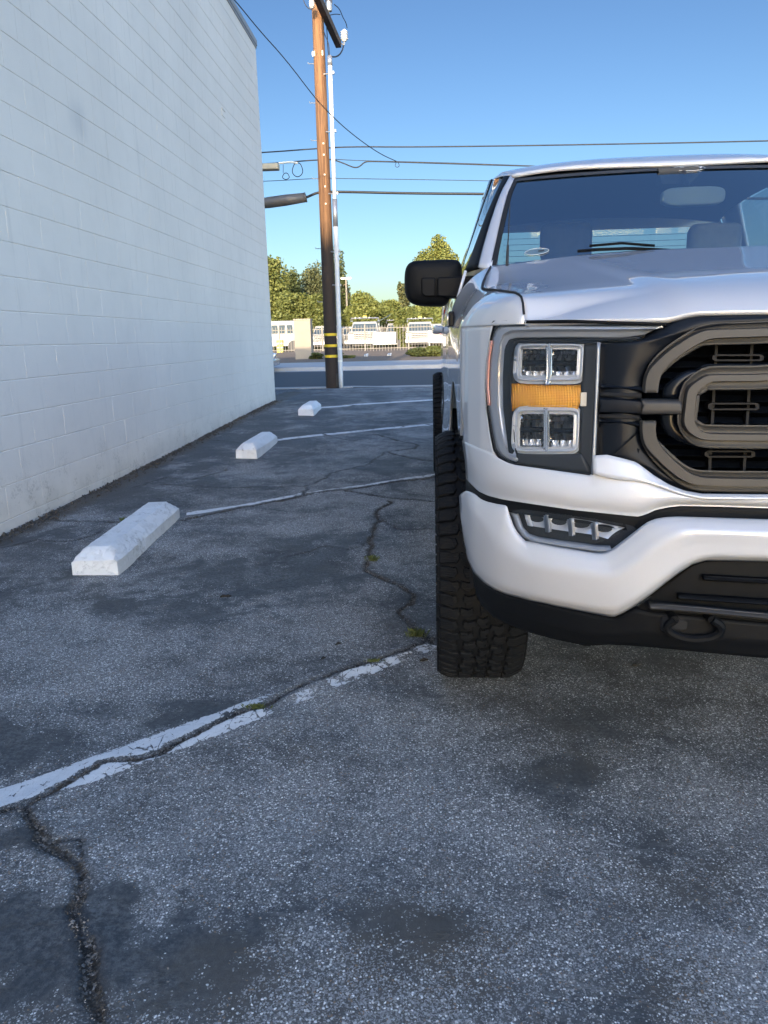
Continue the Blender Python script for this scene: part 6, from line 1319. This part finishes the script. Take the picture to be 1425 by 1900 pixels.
# white conduit riser with stand-off brackets
cr = empty("conduit_riser", (atY(633, 720, 14.8).x, 14.8, .14), "thin white conduit pipe standing just right of the wooden pole", "conduit")
c0, c1 = atY(633, 720, 14.8), atY(612, 112, 14.8); m = MB(); m.tube([c0.lerp(c1, t) for t in np.linspace(0, .52, 12)], .045, 16); m.build("lower_pipe", "conduit_paint", cr, True)
ca_ = c0.lerp(c1, .52); m = MB(); m.tube([ca_, c0.lerp(c1, 1.0)], .037, 16); m.build("upper_pipe", "conduit_paint", cr, True)
m = MB(); m.tube([c0.lerp(c1, .985), c0.lerp(c1, 1.012)], .043, 14); m.tube([c0.lerp(c1, .52 - .004), c0.lerp(c1, .60)], .046, 14); m.build("coupling", "lamp_grey", cr, True)
for f in (.965, .80, .617, .44, .335):
    q = c0.lerp(c1, f); m = MB(); m.tube([(q.x + .07, q.y + .02, q.z), (q.x - .14, q.y + .08, q.z + .01)], .013, 6); m.box(q.x + .045, q.x + .07, q.y - .03, q.y + .03, q.z - .02, q.z + .02); m.build("standoff_bracket", "steel_grey", cr)
m = MB(); q = atY(627.5, 705, 14.9); m.box(q.x - .04, q.x + .03, 14.86, 14.93, .13, q.z + .13); bevel(m.build("ground_box", "dark_vehicle", cr), .01)
for fr in (.09, .13): q = c0.lerp(c1, fr); m = MB(); m.lathe([(.046, -.02), (.0475, -.018), (.0475, .018), (.046, .02)], tuple(q), 'Z', 16); m.build("marker_band", "tag_white", cr)

# ------------------------------------------------------------------ overhead wires
def wire(L, Y0, Y1, r_, label, name="overhead_wire", mat="wire_black", extra=None, group="overhead wires crossing the sky", cat="wire"):
    P_ = np.array(L, float); n = len(P_); Q = [atY(x, y, Y0 + (Y1 - Y0) * i / (n - 1)) for i, (x, y) in enumerate(P_)]; Q = [Vector(q) for q in chaikin(np.array([tuple(q) for q in Q]), 2)]; m = MB(); m.tube(Q, r_, 6); return tag(m.build(name, mat, None, True), label, cat, group)
wire([(200, 300), (492, 283), (583, 276), (650, 272), (760, 273), (1000, 270), (1425, 262), (2200, 240)], 15, 15, .012, "top horizontal black wire running to the right picture edge")
wire([(420, 308), (495, 304), (545, 300), (583, 297), (617, 296)], 15, 15, .012, "wire that carries the tan box left of the wooden pole")
wire([(617, 296), (624, 298), (640, 304), (655, 310.5), (662, 311), (668, 308.5), (677, 300), (690, 299.5), (735, 300.5), (1000, 309), (1500, 318)], 15, 15, .012, "sagging wire right of the conduit that then runs behind the pickup roof")
wire([(617, 295), (660, 298), (800, 301), (1000, 308)], 15.3, 15.3, .006, "thin wire just above the sagging wire")
wire([(300, 342), (497, 336.5), (583, 331), (625, 331), (760, 333), (940, 336), (1500, 350)], 15, 15, .006, "faint thin wire between the sagging wire and the thick cable")
wire([(300, 392), (498, 379), (505, 376), (567, 367), (578, 362), (590, 357), (622, 355.5), (760, 359), (940, 360), (1600, 372)], 15, 15, .024, "thick black communication cable passing the pole at half height")
wire([(400, -38), (440, 5), (480, 55), (530, 110), (583, 180), (607, 206), (640, 238), (680, 269), (710, 288), (735, 299)], 9.6, 15, .007, "long diagonal service wire from the block building roof down to the sagging wire")
tag_w = "black jumper wire on the pole top"
for L, Y0, Y1, lb in (([(620, 8), (630, 16), (636, 32), (642, 42), (644, 52)], 15.4, 16.4, "looping jumper wire from the pole top to the lit insulator"), ([(605, 32), (612, 28), (622, 26), (631, 27)], 15.4, 16, "short arching jumper wire beside the pole top"), ([(612, 110), (614, 105), (622, 106), (630, 102), (636, 92), (637, 85)], 14.8, 16.4, "thick curved lead from the conduit top to the lit insulator"), ([(598, 48), (603, 66), (610, 80), (612, 110)], 15, 14.8, "dark lead dropping from the crossarm into the conduit"), ([(604, 30), (607, 60), (608, 90), (611, 110)], 15.4, 14.8, "second dark lead dropping straight into the conduit"), ([(563, 0), (566, 8), (571, 15), (578, 18)], 14.8, 14.8, "thin wire curl left of the pole top")):
    wire(L, Y0, Y1, .008 if "thick" not in lb else .014, lb, "jumper_wire")
m = MB(); m.tube([atY(x, y, 15) for x, y in ((440, 384), (498, 376), (530, 371.5), (566, 366.5))], [.05, .10, .10, .085], 14); m.tube([atY(566, 366.5, 15), atY(568, 366, 15)], [.09, .09], 14); sp_ = m.build("splice_case", "splice_case", None, True); tag(sp_, "fat grey cylindrical splice case on the thick cable by the building corner", "splice case")
m = MB(); a, b = atY(470, 317, 15), atY(517, 304, 15); m.box(a.x, b.x, 14.9, 15.1, a.z, b.z); bx = m.build("terminal_box", "tan_box"); bevel(bx, .015); tag(bx, "small tan box hanging on the wire by the building corner", "terminal box")
def loop(cx, cy, rx, ry, n_, lb, r_=.007):
    m = MB(); P_ = [atY(cx + (rx + .7 * math.sin(3 * t)) * math.cos(t), cy + (ry) * math.sin(t), 15 + .01 * t) for t in np.linspace(0, 2 * PI * n_, 24 * n_ + 1)]; m.tube(P_, r_, 5); tag(m.build("wire_coil", "wire_black", None, True), lb, "wire coil", "coils of spare wire hanging from the overhead wires")
loop(530.5, 327, 6, 6, 3, "small tight coil of wire hanging below the tan box"); loop(552, 315, 9.5, 13, 1, "wide single loop of wire right of the tan box", .008); loop(737, 305.5, 3.5, 5, 2, "tiny coil where the diagonal wire meets the sagging wire", .005)
wire([(517, 303), (540, 300), (552, 303)], 15, 15, .02, "pale clamp sleeve on the wire right of the tan box", "wire_clamp", "tag_white", cat="clamp"); wire([(525.5, 305), (525.5, 321)], 15, 15, .005, "short hanging tail above the small tight coil", "wire_tail")
